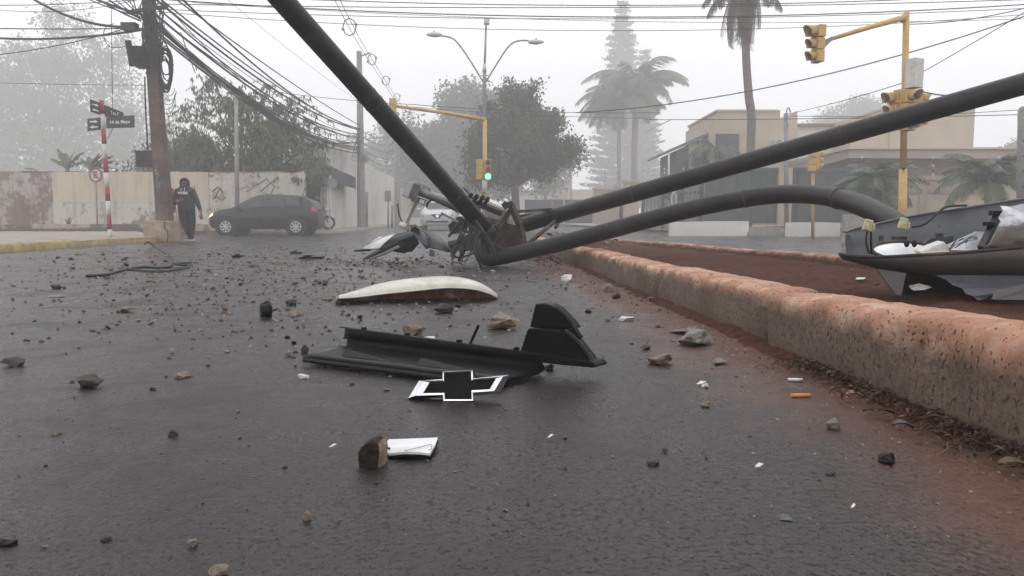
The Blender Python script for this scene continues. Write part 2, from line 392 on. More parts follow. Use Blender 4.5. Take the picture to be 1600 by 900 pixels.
def kx(y): return .945 - .043*y          # face of the median kerb
def fx(y): return 2.92 - .088*y          # inner face of the far kerb
def nlift(p, s, a): return (noise.fractal(Vector(p)*s, 1.0, 2.0, 4))*a
def kerb_stone(y0, y1, xf, depth, h, mat, parent, seed, side=-1, name='kerb_stone', rough=.008):
    """one cast block: worn face, rounded broken top edge; side -1 shows its face to -x"""
    L = y1-y0; nseg = max(6, int(L/.018)) if y0 < 6.5 else max(4, int(L/.12))
    prof = [(0,-.02),(0,.03),(0,.07),(.001,.11),(.002,.14),(.004,.158),(.010,.170),(.022,.178),(.045,.181),(.08,.182),(.12,.182),(.165,.180),(.198,.172),(.205,.14),(.205,.05),(.205,-.02)]
    rows = []
    sgn_ = 1 if int(seed*10) % 2 else -1; dzz = sgn_*random.uniform(.003,.008); dx0 = sgn_*random.uniform(.006,.011)
    for i in range(nseg+1):
        y = y0 + L*i/nseg; e = min(i, nseg-i)/nseg*L
        tuck = .036*math.exp(-e/.022)*(1+.6*noise.noise(V(seed*3.3, i*.01, 2)))
        row = []
        for (a, z) in prof:
            zz = z/.181*h*((1+.24*min(1, max(0, (2.7-y)/1.4))) if h > .17 else 1)
            q = V(xf(y)+side*-1*a*depth/.205 + dx0, y, zz)
            n1 = nlift((q.x+seed, q.y, q.z), 5.5, rough) + nlift((q.x, q.y+seed, q.z), 22, rough*.42)
            if z > .1:
                q.z += n1*.75 + dzz + nlift((q.x+9, q.y+seed, 0), 2.2, .006)
                q.x += side*n1*.6
            else: q.x += side*n1
            if .13 < z and a < .06:
                ch = max(0, noise.fractal(V(q.y*14+seed, q.z*9, 1.5), 1, 2, 4)-.12)*.045; q.z -= ch*.6; q.x -= side*ch
            if z > 0: q.z -= tuck*.8
            q.x -= side*tuck*(1 if a < .1 else -1)
            row.append(q)
        rows.append(row)
    mb = MB(); mb.grid(rows, 0, True)
    n = len(prof)
    mb.f.append(list(range(n))); mb.m.append(0); mb.s.append(False)
    b = nseg*n; mb.f.append([b+j for j in range(n)]); mb.m.append(0); mb.s.append(False)
    return mb.build(name, mat, parent)
def root_struct(name):
    o = bpy.data.objects.new(name, None); col.objects.link(o); o['kind'] = 'structure'; return o
km = root_struct('kerb')
joints = [-1.9, -.6, .93, 2.47, 4.02, 5.6, 7.15, 8.75, 10.3, 11.9, 13.4]
for i in range(len(joints)-1):
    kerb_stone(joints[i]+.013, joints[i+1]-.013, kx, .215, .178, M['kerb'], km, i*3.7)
kf = root_struct('far_kerb')
jf = [-1, 1.2, 3.1, 5.0, 6.9, 8.8, 10.7, 12.6, 14.4]
for i in range(len(jf)-1):
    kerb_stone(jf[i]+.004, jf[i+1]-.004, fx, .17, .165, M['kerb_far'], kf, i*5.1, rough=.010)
# soil bed of the median, lumpy
mb = MB(); rows = []
for i in range(150):
    y = -1 + i*.1; row = []
    for j in range(25):
        u = j/24; x = kx(y)+.15 + (fx(y)-kx(y)-.05)*u
        row.append(V(x, y, .098 + nlift((x, y, 0), 1.3, .020) + nlift((x, y, 3), 9, .020) + .02*math.sin(u*3.14)))
    rows.append(row)
mb.grid(rows); struct(mb, 'median_soil', M['soil'])
# red soil drifted against the foot of the kerb
mb = MB(); rows = []
for i in range(420):
    y = .55 + i*.021; w_ = .055+.05*noise.noise(V(y*2.3,0,0))+.03*noise.noise(V(y*9,3,0)); hh = .016+.012*noise.noise(V(y*3.1,7,0))
    w_ = max(.015, w_); hh = max(.006, hh)
    rows.append([V(kx(y)+.02, y, hh*1.15), V(kx(y)-.002, y, hh+nlift((y*6,1,0),3,.004)), V(kx(y)-w_*.35, y, hh*.62+nlift((y*8,2,0),3,.004)), V(kx(y)-w_*.7, y, hh*.25+nlift((y*9,3,0),3,.003)), V(kx(y)-w_, y, -.002)])
mb.grid(rows); struct(mb, 'soil_drift', M['soil'])

# left pavement with a yellow painted kerb, right pavement
front = [(-7.0,6),(-7.25,9),(-7.4,10.7),(-7.8,12.8),(-8.2,15.6),(-8.45,17.6),(-9.0,20.0),(-10.4,22.6),(-12.6,25.6),(-14.2,28.9),(-8.6,29.1),(-7.3,30.5),(-7.0,33),(-7.2,40),(-9.6,72),(-10.6,110)]
fc = catmull([V(x, y, 0) for x, y in front], 4)
mb = MB()
mb.grid([[V(q.x, q.y, H(0,q.y)+.115), V(-40, q.y, H(0,q.y)+.115)] for q in fc], 0, False)
struct(mb, 'pavement', M['pave'])
def kerb_run(pts, wd, h, name, mat):
    mb = MB(); rows = []
    for i, q in enumerate(pts):
        t = (pts[min(i+1,len(pts)-1)]-pts[max(i-1,0)]).normalized(); n = V(t.y, -t.x, 0)
        z = H(0, q.y); k = nlift((q.x, q.y, 0), 1.2, .02)
        rows.append([q+n*(.02+k)+V(0,0,z-.02), q+n*(.015+k)+V(0,0,z+h*.7), q-n*.02+V(0,0,z+h+k), q-n*wd+V(0,0,z+h+k*.5), q-n*(wd+.01)+V(0,0,z-.02)])
    mb.grid(rows); return struct(mb, name, mat)
kerb_run(catmull([V(x, y, 0) for x, y in front[:6]], 12), .17, .13, 'painted_kerb', M['kerb_yellow'])
kerb_run(catmull([V(x, y, 0) for x, y in front[5:]], 8), .15, .128, 'pavement_kerb', M['pave'])
rp = catmull([V(x, y, 0) for x, y in [(44,24.5),(30,25),(20,25.6),(12,27),(8.5,29),(6.5,33),(5.2,42),(3.2,70),(1.5,110)]], 4)
mb = MB(); mb.grid([[V(q.x, q.y, H(0,q.y)+.1), V(44.5, q.y+.01, H(0,q.y)+.1)] for q in rp], 0, False)
struct(mb, 'far_pavement', M['pave'])

# ================================================================ LEFT WALL (d = 30 m)
D = 30.0; s = D/F
def wx(px): return (px-800)*s
def wallmat(name, paint, under, mould, cov):
    m_, t, b = nodes_of(name)
    tc = t.nodes.new('ShaderNodeTexCoord').outputs['Object']
    n = nz(t, .9, 8, .72, tc); n2 = nz(t, 2.6, 6, .7, tc)
    mp = t.nodes.new('ShaderNodeMapping'); mp.inputs['Scale'].default_value = (2.4, 1, .35); t.links.new(tc, mp.inputs[0])
    st = nz(t, 1.5, 6, .65, mp.outputs[0])
    sx = t.nodes.new('ShaderNodeSeparateXYZ'); t.links.new(tc, sx.inputs[0])
    c = mixc(t, ramp(t, n2.outputs[0], [(.3, .0), (.8, .6)]).outputs[0], paint, tuple(q*.8 for q in paint))
    c = mixc(t, ramp(t, n.outputs[0], [(cov, 0.0), (cov+.05, .9)]).outputs[0], c, under)
    c = mixc(t, ramp(t, st.outputs[0], [(.50, 0.0), (.68, .75)]).outputs[0], c, mould)
    t.links.new(c, b.inputs['Base Color']); b.inputs['Roughness'].default_value = .88; b.inputs['Specular IOR Level'].default_value = .2
    bump(t, b, n2.outputs[0], .4, .03); return m_
W_grey = wallmat('wall_mouldy', (.40,.37,.33), (.17,.11,.082), (.085,.076,.062), .46)
W_cream = wallmat('wall_cream', (.56,.48,.37), (.42,.35,.27), (.36,.31,.25), .66)
W_patch = wallmat('wall_patchy', (.56,.52,.46), (.20,.17,.14), (.30,.27,.23), .53)
W_plinth = wallmat('wall_plinth', (.44,.36,.29), (.085,.062,.048), (.15,.11,.08), .50)
wall = empty('boundary_wall', V(wx(150), D, H(0,D)), 'long peeling plaster boundary wall behind the red and white sign post', 'wall')
ztop, zg, zl, zb = .4+82*s, .4+35*s, .4+2*s, H(0,D)-.05
MB().box2((wx(-420), D, zg+.01), (wx(88), D+.22, ztop+.03)).build('panel', W_grey, wall)
MB().box2((wx(-420), D-.03, zl), (wx(88), D+.22, zg+.008)).build('panel', W_grey, wall)
MB().box2((wx(88)+.005, D-.02, zg+.012), (wx(330), D+.22, ztop)).build('panel', W_cream, wall)
MB().box2((wx(88)+.005, D-.045, zl), (wx(330), D+.22, zg+.006)).build('panel', W_patch, wall)
MB().box2((wx(330)+.005, D, zg+.012), (wx(478), D+.22, ztop-.02)).build('panel', W_patch, wall)
MB().box2((wx(330)+.005, D-.03, zl), (wx(478), D+.22, zg+.006)).build('panel', W_patch, wall)
MB().box2((wx(-420), D-.35, zb), (wx(478), D+.2, zl-.005)).build('plinth', W_plinth, wall)
mb = MB()
for i in range(60):
    x = random.uniform(wx(-10), wx(475)); mb.box((x, D+.1, ztop+.01), (random.uniform(.1,.5), .2, random.uniform(.02,.07)))
mb.build('coping', W_grey, wall)
# graffiti scrawls on the right of the wall
for lst, m_ in (([(335,300),(345,292),(352,302),(346,296),(340,308)], 'metal_brown'), ([(380,296),(390,291),(396,296),(388,300)], 'metal_grey'), ([(405,290),(420,280),(432,292),(425,305),(410,300),(428,285)], 'slate'), ([(303,295),(308,290),(309,302)], 'metal_brown'), ([(335,312),(342,308),(350,313),(356,309)], 'metal_brown')):
    mb = MB(); mb.tube([V(wx(a), D-.012, .4+(352-b)*s) for a, b in lst], .020, 5); mb.build('graffiti', M[m_], wall)
# grass at the foot of the wall
mb = MB()
for i in range(5200):
    x = random.uniform(wx(-150), wx(250)); y = D-.45-abs(random.gauss(0, .55)); h = random.uniform(.03,.13); z = H(0,y)+.115
    a = random.uniform(0, 6.28); w_ = .02; l = V(random.uniform(-.04,.04), random.uniform(-.04,.04), h)
    q = V(x, y, z); mb.add([q-V(math.cos(a)*w_,math.sin(a)*w_,0), q+V(math.cos(a)*w_,math.sin(a)*w_,0), q+l], [(0,1,2)])
o = mb.build('grass', M['leaf_a']); tag(o, 'dull short grass along the foot of the peeling wall', 'grass', None, 'stuff')

# ================================================================ TREES AND PLANTS
def leaves(mb, pts, n, size, spread, droop=.0, asp=.45):
    for i in range(n):
        c = random.choice(pts)
        q = c + V(random.gauss(0, spread), random.gauss(0, spread), random.gauss(0, spread*.8))
        d = V(random.gauss(0,1), random.gauss(0,1), random.gauss(0,1)-droop*2.2).normalized()
        sd = d.cross(V(random.gauss(0,1), random.gauss(0,1), random.gauss(0,1))).normalized()
        L = size*random.uniform(.6,1.4); w_ = L*asp
        mb.add([q, q+d*L*.5+sd*w_*.5, q+d*L, q+d*L*.5-sd*w_*.5], [(0,1,2,3)])
def strands(mb, pts, n, size, spread):          # hanging sprays of long narrow leaves
    for i in range(n):
        q = random.choice(pts) + V(random.gauss(0,spread), random.gauss(0,spread), random.gauss(0,spread*.7))
        a = random.uniform(0,6.28); d = V(math.cos(a)*.8, math.sin(a)*.8, random.uniform(.1,.6)); L = random.uniform(.35,.8)
        for k in range(9):
            u = k/9; c = q + d*L*u - V(0,0,.55*L*u*u); b2 = a+random.uniform(-1.2,1.2); l = size*random.uniform(.7,1.3)
            e = c + V(math.cos(b2)*l*.35, math.sin(b2)*l*.35, -l*random.uniform(.55,1.0)); sd = V(-math.sin(b2),math.cos(b2),0)*l*.11
            mb.add([c, c.lerp(e,.45)+sd, e, c.lerp(e,.45)-sd], [(0,1,2,3)])
def branch(mb, p, d, L, r, depth, tips, up=.15, spread=.75, kids=3):
    q = p; pts = [p]; dd = d.normalized()
    for i in range(3):
        dd = (dd + V(random.gauss(0,.16), random.gauss(0,.16), random.gauss(0,.1)+up*.3)).normalized()
        q = q + dd*L/3; pts.append(q)
    mb.tube(pts, [r, r*.85, r*.7, r*.55], 6, False)
    if depth == 0: tips += [pts[-1], pts[-2]]; return
    if depth == 1: tips.append(pts[-1])
    for k in range(kids):
        a = dd + V(random.gauss(0,spread), random.gauss(0,spread), random.gauss(0,spread*.6)+up)
        branch(mb, pts[random.choice((2,3,3))], a, L*random.uniform(.6,.85), r*.55, depth-1, tips, up, spread, kids)
def tree(name, base, h, cr, label, leafm, n, size, trunk=.3, droop=0, spread=.6, lobes=None, tr_h=.35, asp=.45, group=None, barkm='bark', fill=40, strand=False):
    """trunk with limbs; lobes = (dx, dy, dz, r) clumps of the crown in fractions of h / cr"""
    root = empty(name, base, label, 'tree', group)
    mt = MB(); tips = []
    top = base + V(random.uniform(-.2,.2), 0, h*tr_h)
    mt.tube([base-V(0,0,.1), base.lerp(top,.5)+V(.08,0,0), top], [trunk*1.25, trunk*.95, trunk*.8], 9)
    cl = []
    for (dx, dy, dz, r_) in lobes:
        c = base + V(dx*cr, dy*cr, dz*h); pts = [top, top.lerp(c,.5)+V(random.gauss(0,.2),random.gauss(0,.2),.1*h*random.random()), c]
        mt.tube(catmull(pts,4), [trunk*.55*(1-.8*i/8) for i in range(9)], 6, False)
        tt = []
        for k in range(5):
            d = V(random.gauss(0,1), random.gauss(0,1), random.gauss(0,.7)+.25)
            branch(mt, pts[1].lerp(c, random.uniform(.5,1)), d, r_*cr*.62, trunk*.16, 1, tt, .15, .8, 3)
        for k in range(fill):
            d = V(random.gauss(0,1), random.gauss(0,1), random.gauss(0,1)).normalized()
            rr = r_*cr*(random.random()**.4)
            tt.append(c + V(d.x*rr, d.y*rr, d.z*rr*.72))
        cl.append((tt, r_))
    mt.build('trunk', M[barkm], root)
    mc = MB(); tot = sum(r_**2 for _, r_ in cl)
    for tt, r_ in cl:
        if strand: strands(mc, tt, int(n*r_**2/tot/9), size, spread)
        else: leaves(mc, tt, int(n*r_**2/tot), size, spread, droop, asp)
    mc.build('crown', leafm, root)
    return root
def gpt(px, d): return V((px-800)/F*d, d, H(0,d))
# drooping tree behind the wall
tree('drooping_tree', gpt(400, 31.6), 6.4, 3.1, 'olive drooping-leaved tree behind the peeling wall above the dark car', M['leaf_a'], 21000, .25, .13, 1.0, .22,
     [(-.95,0,.52,.42),(-.75,.1,.80,.30),(-.35,-.1,.63,.5),(0,.1,.70,.5),(.3,0,.52,.55),(.62,-.1,.45,.45),(.85,0,.58,.36),(.55,.1,.72,.36),(-.5,0,.98,.18),(.22,0,.93,.22),(-.15,.2,.46,.5),(-.75,0,.42,.42),(.15,-.3,.83,.28),(.75,-.3,.32,.30),(-.62,-.2,1.02,.13),(-.25,0,.86,.2),(.5,.2,.86,.16)], .24, fill=12, strand=True)
tree('shrub_tree', gpt(310, 33), 3.7, 2.6, 'pale green bushy tree just behind the wall beside the brown utility pole', M['leaf_c'], 6500, .20, .12, .5, .3,
     [(-.5,0,.8,.5),(.1,0,.86,.55),(.5,.1,.72,.55),(-.1,-.2,.6,.6),(-.9,0,.62,.35)], .4)
tree('misty_tree', gpt(95, 112), 31.5, 15.0, 'huge faint tree dissolving in the fog beyond the wall at left', M['leaf_c'], 42000, .62, .6, .4, .80,
     [(-1.0,0,.30,.55),(-.3,0,.42,.6),(.35,0,.38,.6),(.75,.1,.52,.42),(0,0,.62,.5),(.4,0,.78,.42),(-.35,0,.72,.38),(.15,0,.93,.25),(-.8,0,.52,.36),(.95,0,.30,.45),(-1.5,0,.30,.5),(-.6,0,.2,.4),(.3,0,.2,.5)], .3)
tree('street_tree', gpt(803, 41), 7.7, 3.05, 'dark round-crowned street tree behind the green traffic light', M['leaf_b'], 26000, .21, .24, .1, .24,
     [(-.05,0,.80,.55),(-.42,0,.70,.42),(.42,0,.70,.48),(.10,0,.58,.6),(-.55,0,.52,.42),(.62,0,.52,.40),(1.02,0,.60,.24),(.92,0,.50,.24),(.15,0,.93,.34),(-.25,.1,.40,.45),(.45,0,.40,.34),(-.62,0,.36,.3),(-.75,0,.66,.2),(.78,.1,.74,.2),(-.1,0,1.0,.16),(.35,0,1.0,.14),(1.2,0,.55,.13)], .30, asp=.5, fill=22)
tree('pale_tree', gpt(735, 84), 15.0, 8.4, 'pale foggy tree behind the dark street tree, left of the signal post', M['leaf_c'], 46000, .50, .45, .2, .6,
     [(-.05,0,.88,.42),(-.45,0,.66,.5),(.2,0,.70,.5),(-.75,0,.52,.36),(0,0,.46,.6),(.85,0,.45,.45),(1.15,0,.42,.38),(-.55,0,.34,.45),(-.15,0,.28,.5),(.6,0,.58,.4),(.25,0,.9,.25)], .25)
tree('far_tree', gpt(610, 110), 14.5, 6.7, 'faint tree behind the long white building, left of the fallen pole', M['leaf_c'], 9000, .5, .3, .2, .6,
     [(-.6,0,.72,.5),(.1,0,.80,.5),(.6,0,.62,.5),(0,0,.5,.7),(-1.1,0,.62,.35),(.9,0,.42,.5)], .3)
tree('far_tree', gpt(660, 140), 13.0, 7.6, 'faint low tree far down the street behind the white car', M['leaf_c'], 8000, .6, .3, .2, .7,
     [(-.6,0,.62,.5),(.1,0,.72,.5),(.7,0,.6,.5),(0,0,.42,.7),(.9,0,.4,.5)], .3)
tree('dome_tree', gpt(1322, 130), 21.5, 7.1, 'smooth domed tree fading behind the flat roof of the house', M['leaf_c'], 22000, .5, .4, .2, .6,
     [(-.5,0,.76,.5),(0,0,.84,.55),(.5,0,.78,.5),(-.9,0,.68,.4),(.9,0,.66,.4),(0,0,.6,.7)], .4)
tree('far_tree', gpt(1590, 85), 10.2, 2.6, 'small faint tree at the far right beside the concrete pole', M['leaf_c'], 4500, .4, .2, .2, .4,
     [(-.4,0,.76,.5),(.2,0,.86,.5),(.5,0,.7,.6),(-.9,0,.62,.4)], .4)

def frond_mesh(name, L, droop, nl, ll, mat, wide=.05, rise=.5, hang=.5):
    """one feather frond along +x: arched rachis with leaflets as thin quads"""
    mb = MB(); pts = []
    for i in range(13):
        u = i/12; pts.append(V(L*u*(1-.12*u*droop), 0, rise*L*u - droop*L*u*u*.9))
    mb.tube(pts, [.028*(1-.85*i/12)+.004 for i in range(13)], 5, False)
    for i in range(nl):
        u = .12+.88*i/nl; k = u*12; a = int(min(11, k)); q = pts[a].lerp(pts[a+1], k-a)
        t = (pts[a+1]-pts[a]).normalized()
        for sd in (-1, 1):
            l = ll*(math.sin(math.pi*min(1,u*.86+.10))**.6)*random.uniform(.8,1.1)
            d = (t*.55 + V(0, sd*.9, 0) + V(0,0,-hang*random.uniform(.5,1.4))).normalized()
            e = q + d*l - V(0,0,hang*l*.25); wv = t*wide
            mb.add([q-wv*.5, q+wv*.5, e.lerp(q,.4)+wv*.6, e], [(0,1,2,3)])
    me = mb.build(name, mat); d = me.data; bpy.data.objects.remove(me); return d
fr1 = frond_mesh('frond', 3.6, 1.0, 46, .95, M['leaf_b'], .07, .75, .7)
fr2 = frond_mesh('frond', 3.3, .75, 44, .9, M['leaf_b'], .07, .55, .8)
fr3 = frond_mesh('frond', 1.5, .9, 34, .42, M['leaf_c'], .035, .8, .5)
frd = frond_mesh('dead_frond', 2.2, .9, 30, .55, M['leaf_dead'], .05, .1, 1.3)
def palm(name, base, trunk_pts, r0, r1, label, fronds, barkm='bark_pale', group=None):
    root = empty(name, base, label, 'palm tree', group)
    MB().tube(catmull(trunk_pts, 5), [r0+(r1-r0)*i/((len(trunk_pts)-1)*5) for i in range((len(trunk_pts)-1)*5+1)], 10).build('trunk', M[barkm], root)
    top = Vector(trunk_pts[-1]) - base
    for me, az, tilt, sc_ in fronds:
        o = bpy.data.objects.new('frond', me); col.objects.link(o); o.parent = root
        o.location = top; o.rotation_euler = Euler((random.uniform(-.2,.2), tilt, az), 'XYZ'); o.scale = (sc_,)*3
    return root
# slim palm with a skirt of hanging dead fronds
b = gpt(1166, 30)
fl = [(frd, i*.7+random.uniform(-.2,.2), random.uniform(.45,1.1), random.uniform(.7,1.0)) for i in range(34)]
fl += [(fr2, i*.62, random.uniform(-.5,.5), .6) for i in range(10)]
palm('tall_palm', b, [b-V(0,0,.1), P(1174,200,30), P(1170,150,30), P(1166,95,30), P(1165,40,30), P(1163,-22,30)], .175, .145, 'tall slim palm with a skirt of hanging dead fronds before the house', fl)
# broad palm in front of the pines: two stems
b = gpt(968, 74)
fl = [(random.choice((fr1,fr2)), i*2.4, random.uniform(-.45,.55), random.uniform(1.15,1.55)) for i in range(30)]
palm('royal_palm', b, [b-V(0,0,.1), P(967,260,74), P(968,160,74)], .22, .17, 'faint broad-crowned palm, left one of the pair before the pine', fl)
b = gpt(992, 75)
fl = [(random.choice((fr1,fr2)), i*2.4+.5, random.uniform(-.7,.55), random.uniform(1.25,1.7)) for i in range(36)]
palm('royal_palm', b, [b-V(0,0,.1), P(991,260,75), P(994,135,75)], .36, .28, 'faint broad-crowned palm, right and thicker one of the pair before the pine', fl)
b = gpt(1130, 36)
fl = [(fr3, i*2.4, random.uniform(-.4,.7), 1.0) for i in range(14)]
palm('balcony_palm', b, [b, P(1130,300,36), P(1118,232,36)], .12, .09, 'small palm in front of the dark upper terrace of the house', fl)
for px, d, hz, n_, lab in ((1370, 25.5, 292, 30, 'bushy low palm left of the yellow signal mast, before the garden wall'), (1545, 24.5, 285, 30, 'bushy low palm at right before the beige garden wall')):
    b = gpt(px, d)+V(0,0,.1)
    fl = [(fr3, i*2.4, random.uniform(-.75,.55), random.uniform(.85,1.25)) for i in range(n_)]
    palm('low_palm', b, [b, b.lerp(P(px,hz,d),.5), P(px,hz,d)], .16, .13, lab, fl, 'bark')
# pines
def conifer(base, h, wd, label, tiers, dens):
    root = empty('pine_tree', base, label, 'pine tree')
    MB().tube([base-V(0,0,.2), base+V(0,0,h*.5), base+V(0,0,h)], [.45,.28,.04], 8).build('trunk', M['bark'], root)
    mt = MB()
    for i in range(tiers):
        u = (i+.4)/tiers; z = h*(.06+.93*u); r_ = wd*(1-u)**.75*random.uniform(.82,1.12)+.25
        for k in range(9):
            a = k*.7+i*.37+random.uniform(-.1,.1); d = V(math.cos(a), math.sin(a), 0); L = r_*random.uniform(.8,1.1)
            pts = [base+V(0,0,z), base+d*L*.5+V(0,0,z-.02*L), base+d*L+V(0,0,z+.16*L)]
            mt.tube(pts, [.07,.05,.03], 4, False)
            for j in range(int(dens*(.4+L))):
                t = random.uniform(.15,1.02); q = pts[0].lerp(pts[2],t)
                q += V(random.gauss(0,.28), random.gauss(0,.28), abs(random.gauss(0,.26))-.08)
                e = V(random.gauss(0,.42), random.gauss(0,.42), random.uniform(-.1,.5)); sd = V(random.gauss(0,.20),random.gauss(0,.20),random.gauss(0,.1))
                mt.add([q-sd, q+sd, q+e], [(0,1,2)])
    mt.build('crown', M['leaf_b'], root)
conifer(gpt(968, 140), 40.5, 7.0, 'tall tapering pine fading into the fog above the broad palms', 30, 26)
conifer(gpt(1003, 146), 33.0, 4.6, 'shorter faint pine just right of the tall one', 28, 26)

# banana plants behind the wall
def banana(px, d, z0, spec, label):
    base = gpt(px, d); root = empty('banana_plant', base, label, 'plant', 'banana plants')
    mb = MB(); mb.tube([base, base+V(0,0,z0)], [.12,.08], 7); mb.build('stem', M['leaf_d'], root)
    for (az, el, L, wd) in spec:
        mb = MB(); d_ = V(math.cos(az), math.sin(az)*.5, 0).normalized(); sd = V(-d_.y, d_.x, 0)
        q = base+V(0,0,z0); prev = None; rows = []
        for i in range(13):
            u = i/12; c = q + d_*L*u*math.cos(el)*(1+.1*u) + V(0,0,L*(math.sin(el)*u-.42*u*u))
            w_ = wd*math.sin(math.pi*min(1,.06+u*.92))**.7*random.uniform(.45,1.0)
            rows.append([c+sd*w_+V(0,.25*w_,-w_*random.uniform(.3,1.0)), c, c-sd*w_-V(0,.25*w_,w_*random.uniform(.3,1.0))])
        mb.grid(rows, 0, False); mb.build('leaf', M['leaf_d'], root)
banana(112, 32.5, 2.75, [(2.4,1.25,1.7,.24),(1.9,1.2,1.5,.24),(.6,1.15,1.5,.26),(2.9,.9,1.2,.2),(1.2,1.35,1.4,.22),(2.1,.8,1.3,.2),(.9,.8,1.2,.2)], 'banana plant with tattered upright leaves, left of the sign post')
banana(148, 32.2, 2.7, [(.3,.95,1.5,.2),(.8,1.2,1.3,.22),(0,.45,1.2,.16),(1.9,1.3,1.1,.22),(.15,.75,1.4,.18),(.5,1.3,1.3,.2),(2.7,1.1,1.0,.2)], 'banana plant with leaves spreading right behind the sign post')
banana(72, 32.4, 2.55, [(2.9,.7,1.0,.16),(3.0,.35,.9,.15),(.3,.5,.7,.15)], 'low banana leaves arching over the grey end of the wall')
mb = MB()
for k in range(9):
    q = P(107+random.uniform(-2,2), 350, 29.3); mb.add([q-V(.03,0,0), q+V(.03,0,0), q+V(random.uniform(-.2,.2),0,random.uniform(.2,.45))], [(0,1,2)])
thing(mb, 'weed', M['leaf_b'], 'dark spiky weed growing on the wall ledge left of the parking sign', 'plant')

# ================================================================ WHITE BUILDING at left
c0 = V(-8.2, 33, 0); c1 = V(-10.9, 70, 0); zt = 4.25
bld = empty('white_building', V(-8.2, 33, H(0,33)), 'long whitish commercial building with dark corner awning along the street', 'building')
def hz_(y): return H(0, y)
n = (c1-c0).normalized(); rt = V(n.y, -n.x, 0)
segs = 7
for i in range(segs):
    a = c0.lerp(c1, i/segs); b_ = c0.lerp(c1, (i+1)/segs)-n*.03
    mb = MB(); mb.prism([a+V(0,0,-.1), b_+V(0,0,-.1), b_+V(0,0,zt+.1*(i%2)), a+V(0,0,zt+.1*(i%2))], -rt*.3)
    mb.build('wall_panel', M['stucco_white'], bld)
mb = MB(); mb.box2((-9.75, 33.0, -.1), (-9.25, 33.3, zt)); mb.box2((-9.75,33.302,-.1),(-9.5,60,zt)); mb.box2((-9.25, 33.0, 2.35), (-8.22, 33.3, zt)); mb.build('front_wall', M['stucco_white'], bld)
mb = MB(); mb.box2((-9.25, 34.2, 0), (-8.3, 34.3, 2.35)); mb.build('doorway', M['dark_door'], bld)
mb = MB(); mb.add([(-9.7,33.2,zt-.05),(-8.3,33.2,zt-.05),(-11.0,70,zt-.05),(-12.7,70,zt-.05)], [(0,1,2,3)]); mb.build('roof', M['roof'], bld)
A0, A1, A2 = P(478,262,32), P(517,262,32), P(555,280,38.5)
zt1, zb1 = A0.z, .4+68*32/F
mb = MB()
pl = [V(A0.x,32,0), V(A1.x,32,0), V(A2.x,38.5,0)]
mb.add([q+V(0,0,zb1) for q in pl]+[q+V(0,0,zt1) for q in pl]+[V(A0.x,33,zt1+.3),V(-8.25,33,zt1+.3),V(-8.7,38.5,zt1+.25)], [(0,1,4,3),(1,2,5,4),(3,4,7,6),(4,5,8,7)])
aw = mb.build('awning', M['awning'], bld); solid(aw, .04)
mb = MB(); mb.box2((-9.0,40.2,.1),(-9.0-.1,41.6,2.1)); mb.build('shutter', M['stucco_cream'], bld)
# beige building of the row beyond
bd2 = empty('far_building', V(-12, 72, H(0,72)), 'pale low building at the far end of the left street side', 'building')
MB().box2((-30,71,0),(-10.9,100,4.2)).build('wall', M['stucco_cream'], bd2)
MB().box2((-30.2,70.8,4.2),(-10.7,100,4.5)).build('roof', M['roof'], bd2)

# ================================================================ HOUSE at right
hs_ = empty('house', V(12, 36, H(0,36)), 'two-storey beige house with flat slab roof across the right road', 'house')
def hb(name, x0, y0, x1, y1, d, dep, mat, par=None):
    a = P(x0, y0, d); b_ = P(x1, y1, d)
    return MB().box2((a.x, d, a.z), (b_.x, d+dep, b_.z)).build(name, M[mat], par or hs_)
hb('wall', 1116, 182, 1137, 352, 37.0, 6, 'stucco_beige'); hb('wall', 1121, 172, 1214, 352, 37.02, 5.9, 'stucco_beige')
mb = MB(); q = [P(1214,190,37.05), P(1246,173,37.05), P(1246,352,37.05), P(1214,352,37.05)]; mb.prism(q, (0,5,0)); mb.build('wall', M['stucco_beige'], hs_)
hb('parapet', 1119, 171, 1216, 174, 36.95, 6, 'stucco_cream')
mb = MB(); q = [P(1040,240,38), P(1116,207,38), P(1116,203,38), P(1040,236,38)]; mb.prism(q, (0,5,0)); mb.build('roof', M['roof'], hs_)
mb = MB(); q = [P(1056,352,38.2), P(1056,236,38.2), P(1076,226,38.2), P(1076,352,38.2)]; mb.prism(q, (0,4,0)); mb.build('wall', M['gate_green'], hs_)
mb = MB(); q = [P(1076,352,38.3), P(1076,226,38.3), P(1116,209,38.3), P(1116,352,38.3)]; mb.prism(q, (0,4,0)); mb.build('wall', M['stucco_cream'], hs_)
mb = MB(); mb.cyl(P(1045,239,37.8), P(1045,330,37.8), .05); mb.build('column', M['white_paint'], hs_)
hb('terrace_opening', 1083, 236, 1116, 300, 37.6, .3, 'gate_green'); hb('terrace_opening', 1120, 209, 1153, 300, 36.85, .15, 'gate_green')
hb('wall', 1246, 196, 1330, 352, 38.5, 6, 'stucco_white'); hb('parapet', 1243, 193, 1335, 197, 38.3, 6, 'roof')
hb('upper_wall', 1330, 186, 1393, 260, 36.5, 6, 'stucco_beige'); hb('upper_wall', 1393, 165, 1519, 260, 36.4, 6, 'stucco_beige')
hb('cornice', 1391, 164, 1521, 167, 36.3, 6.2, 'stucco_cream')
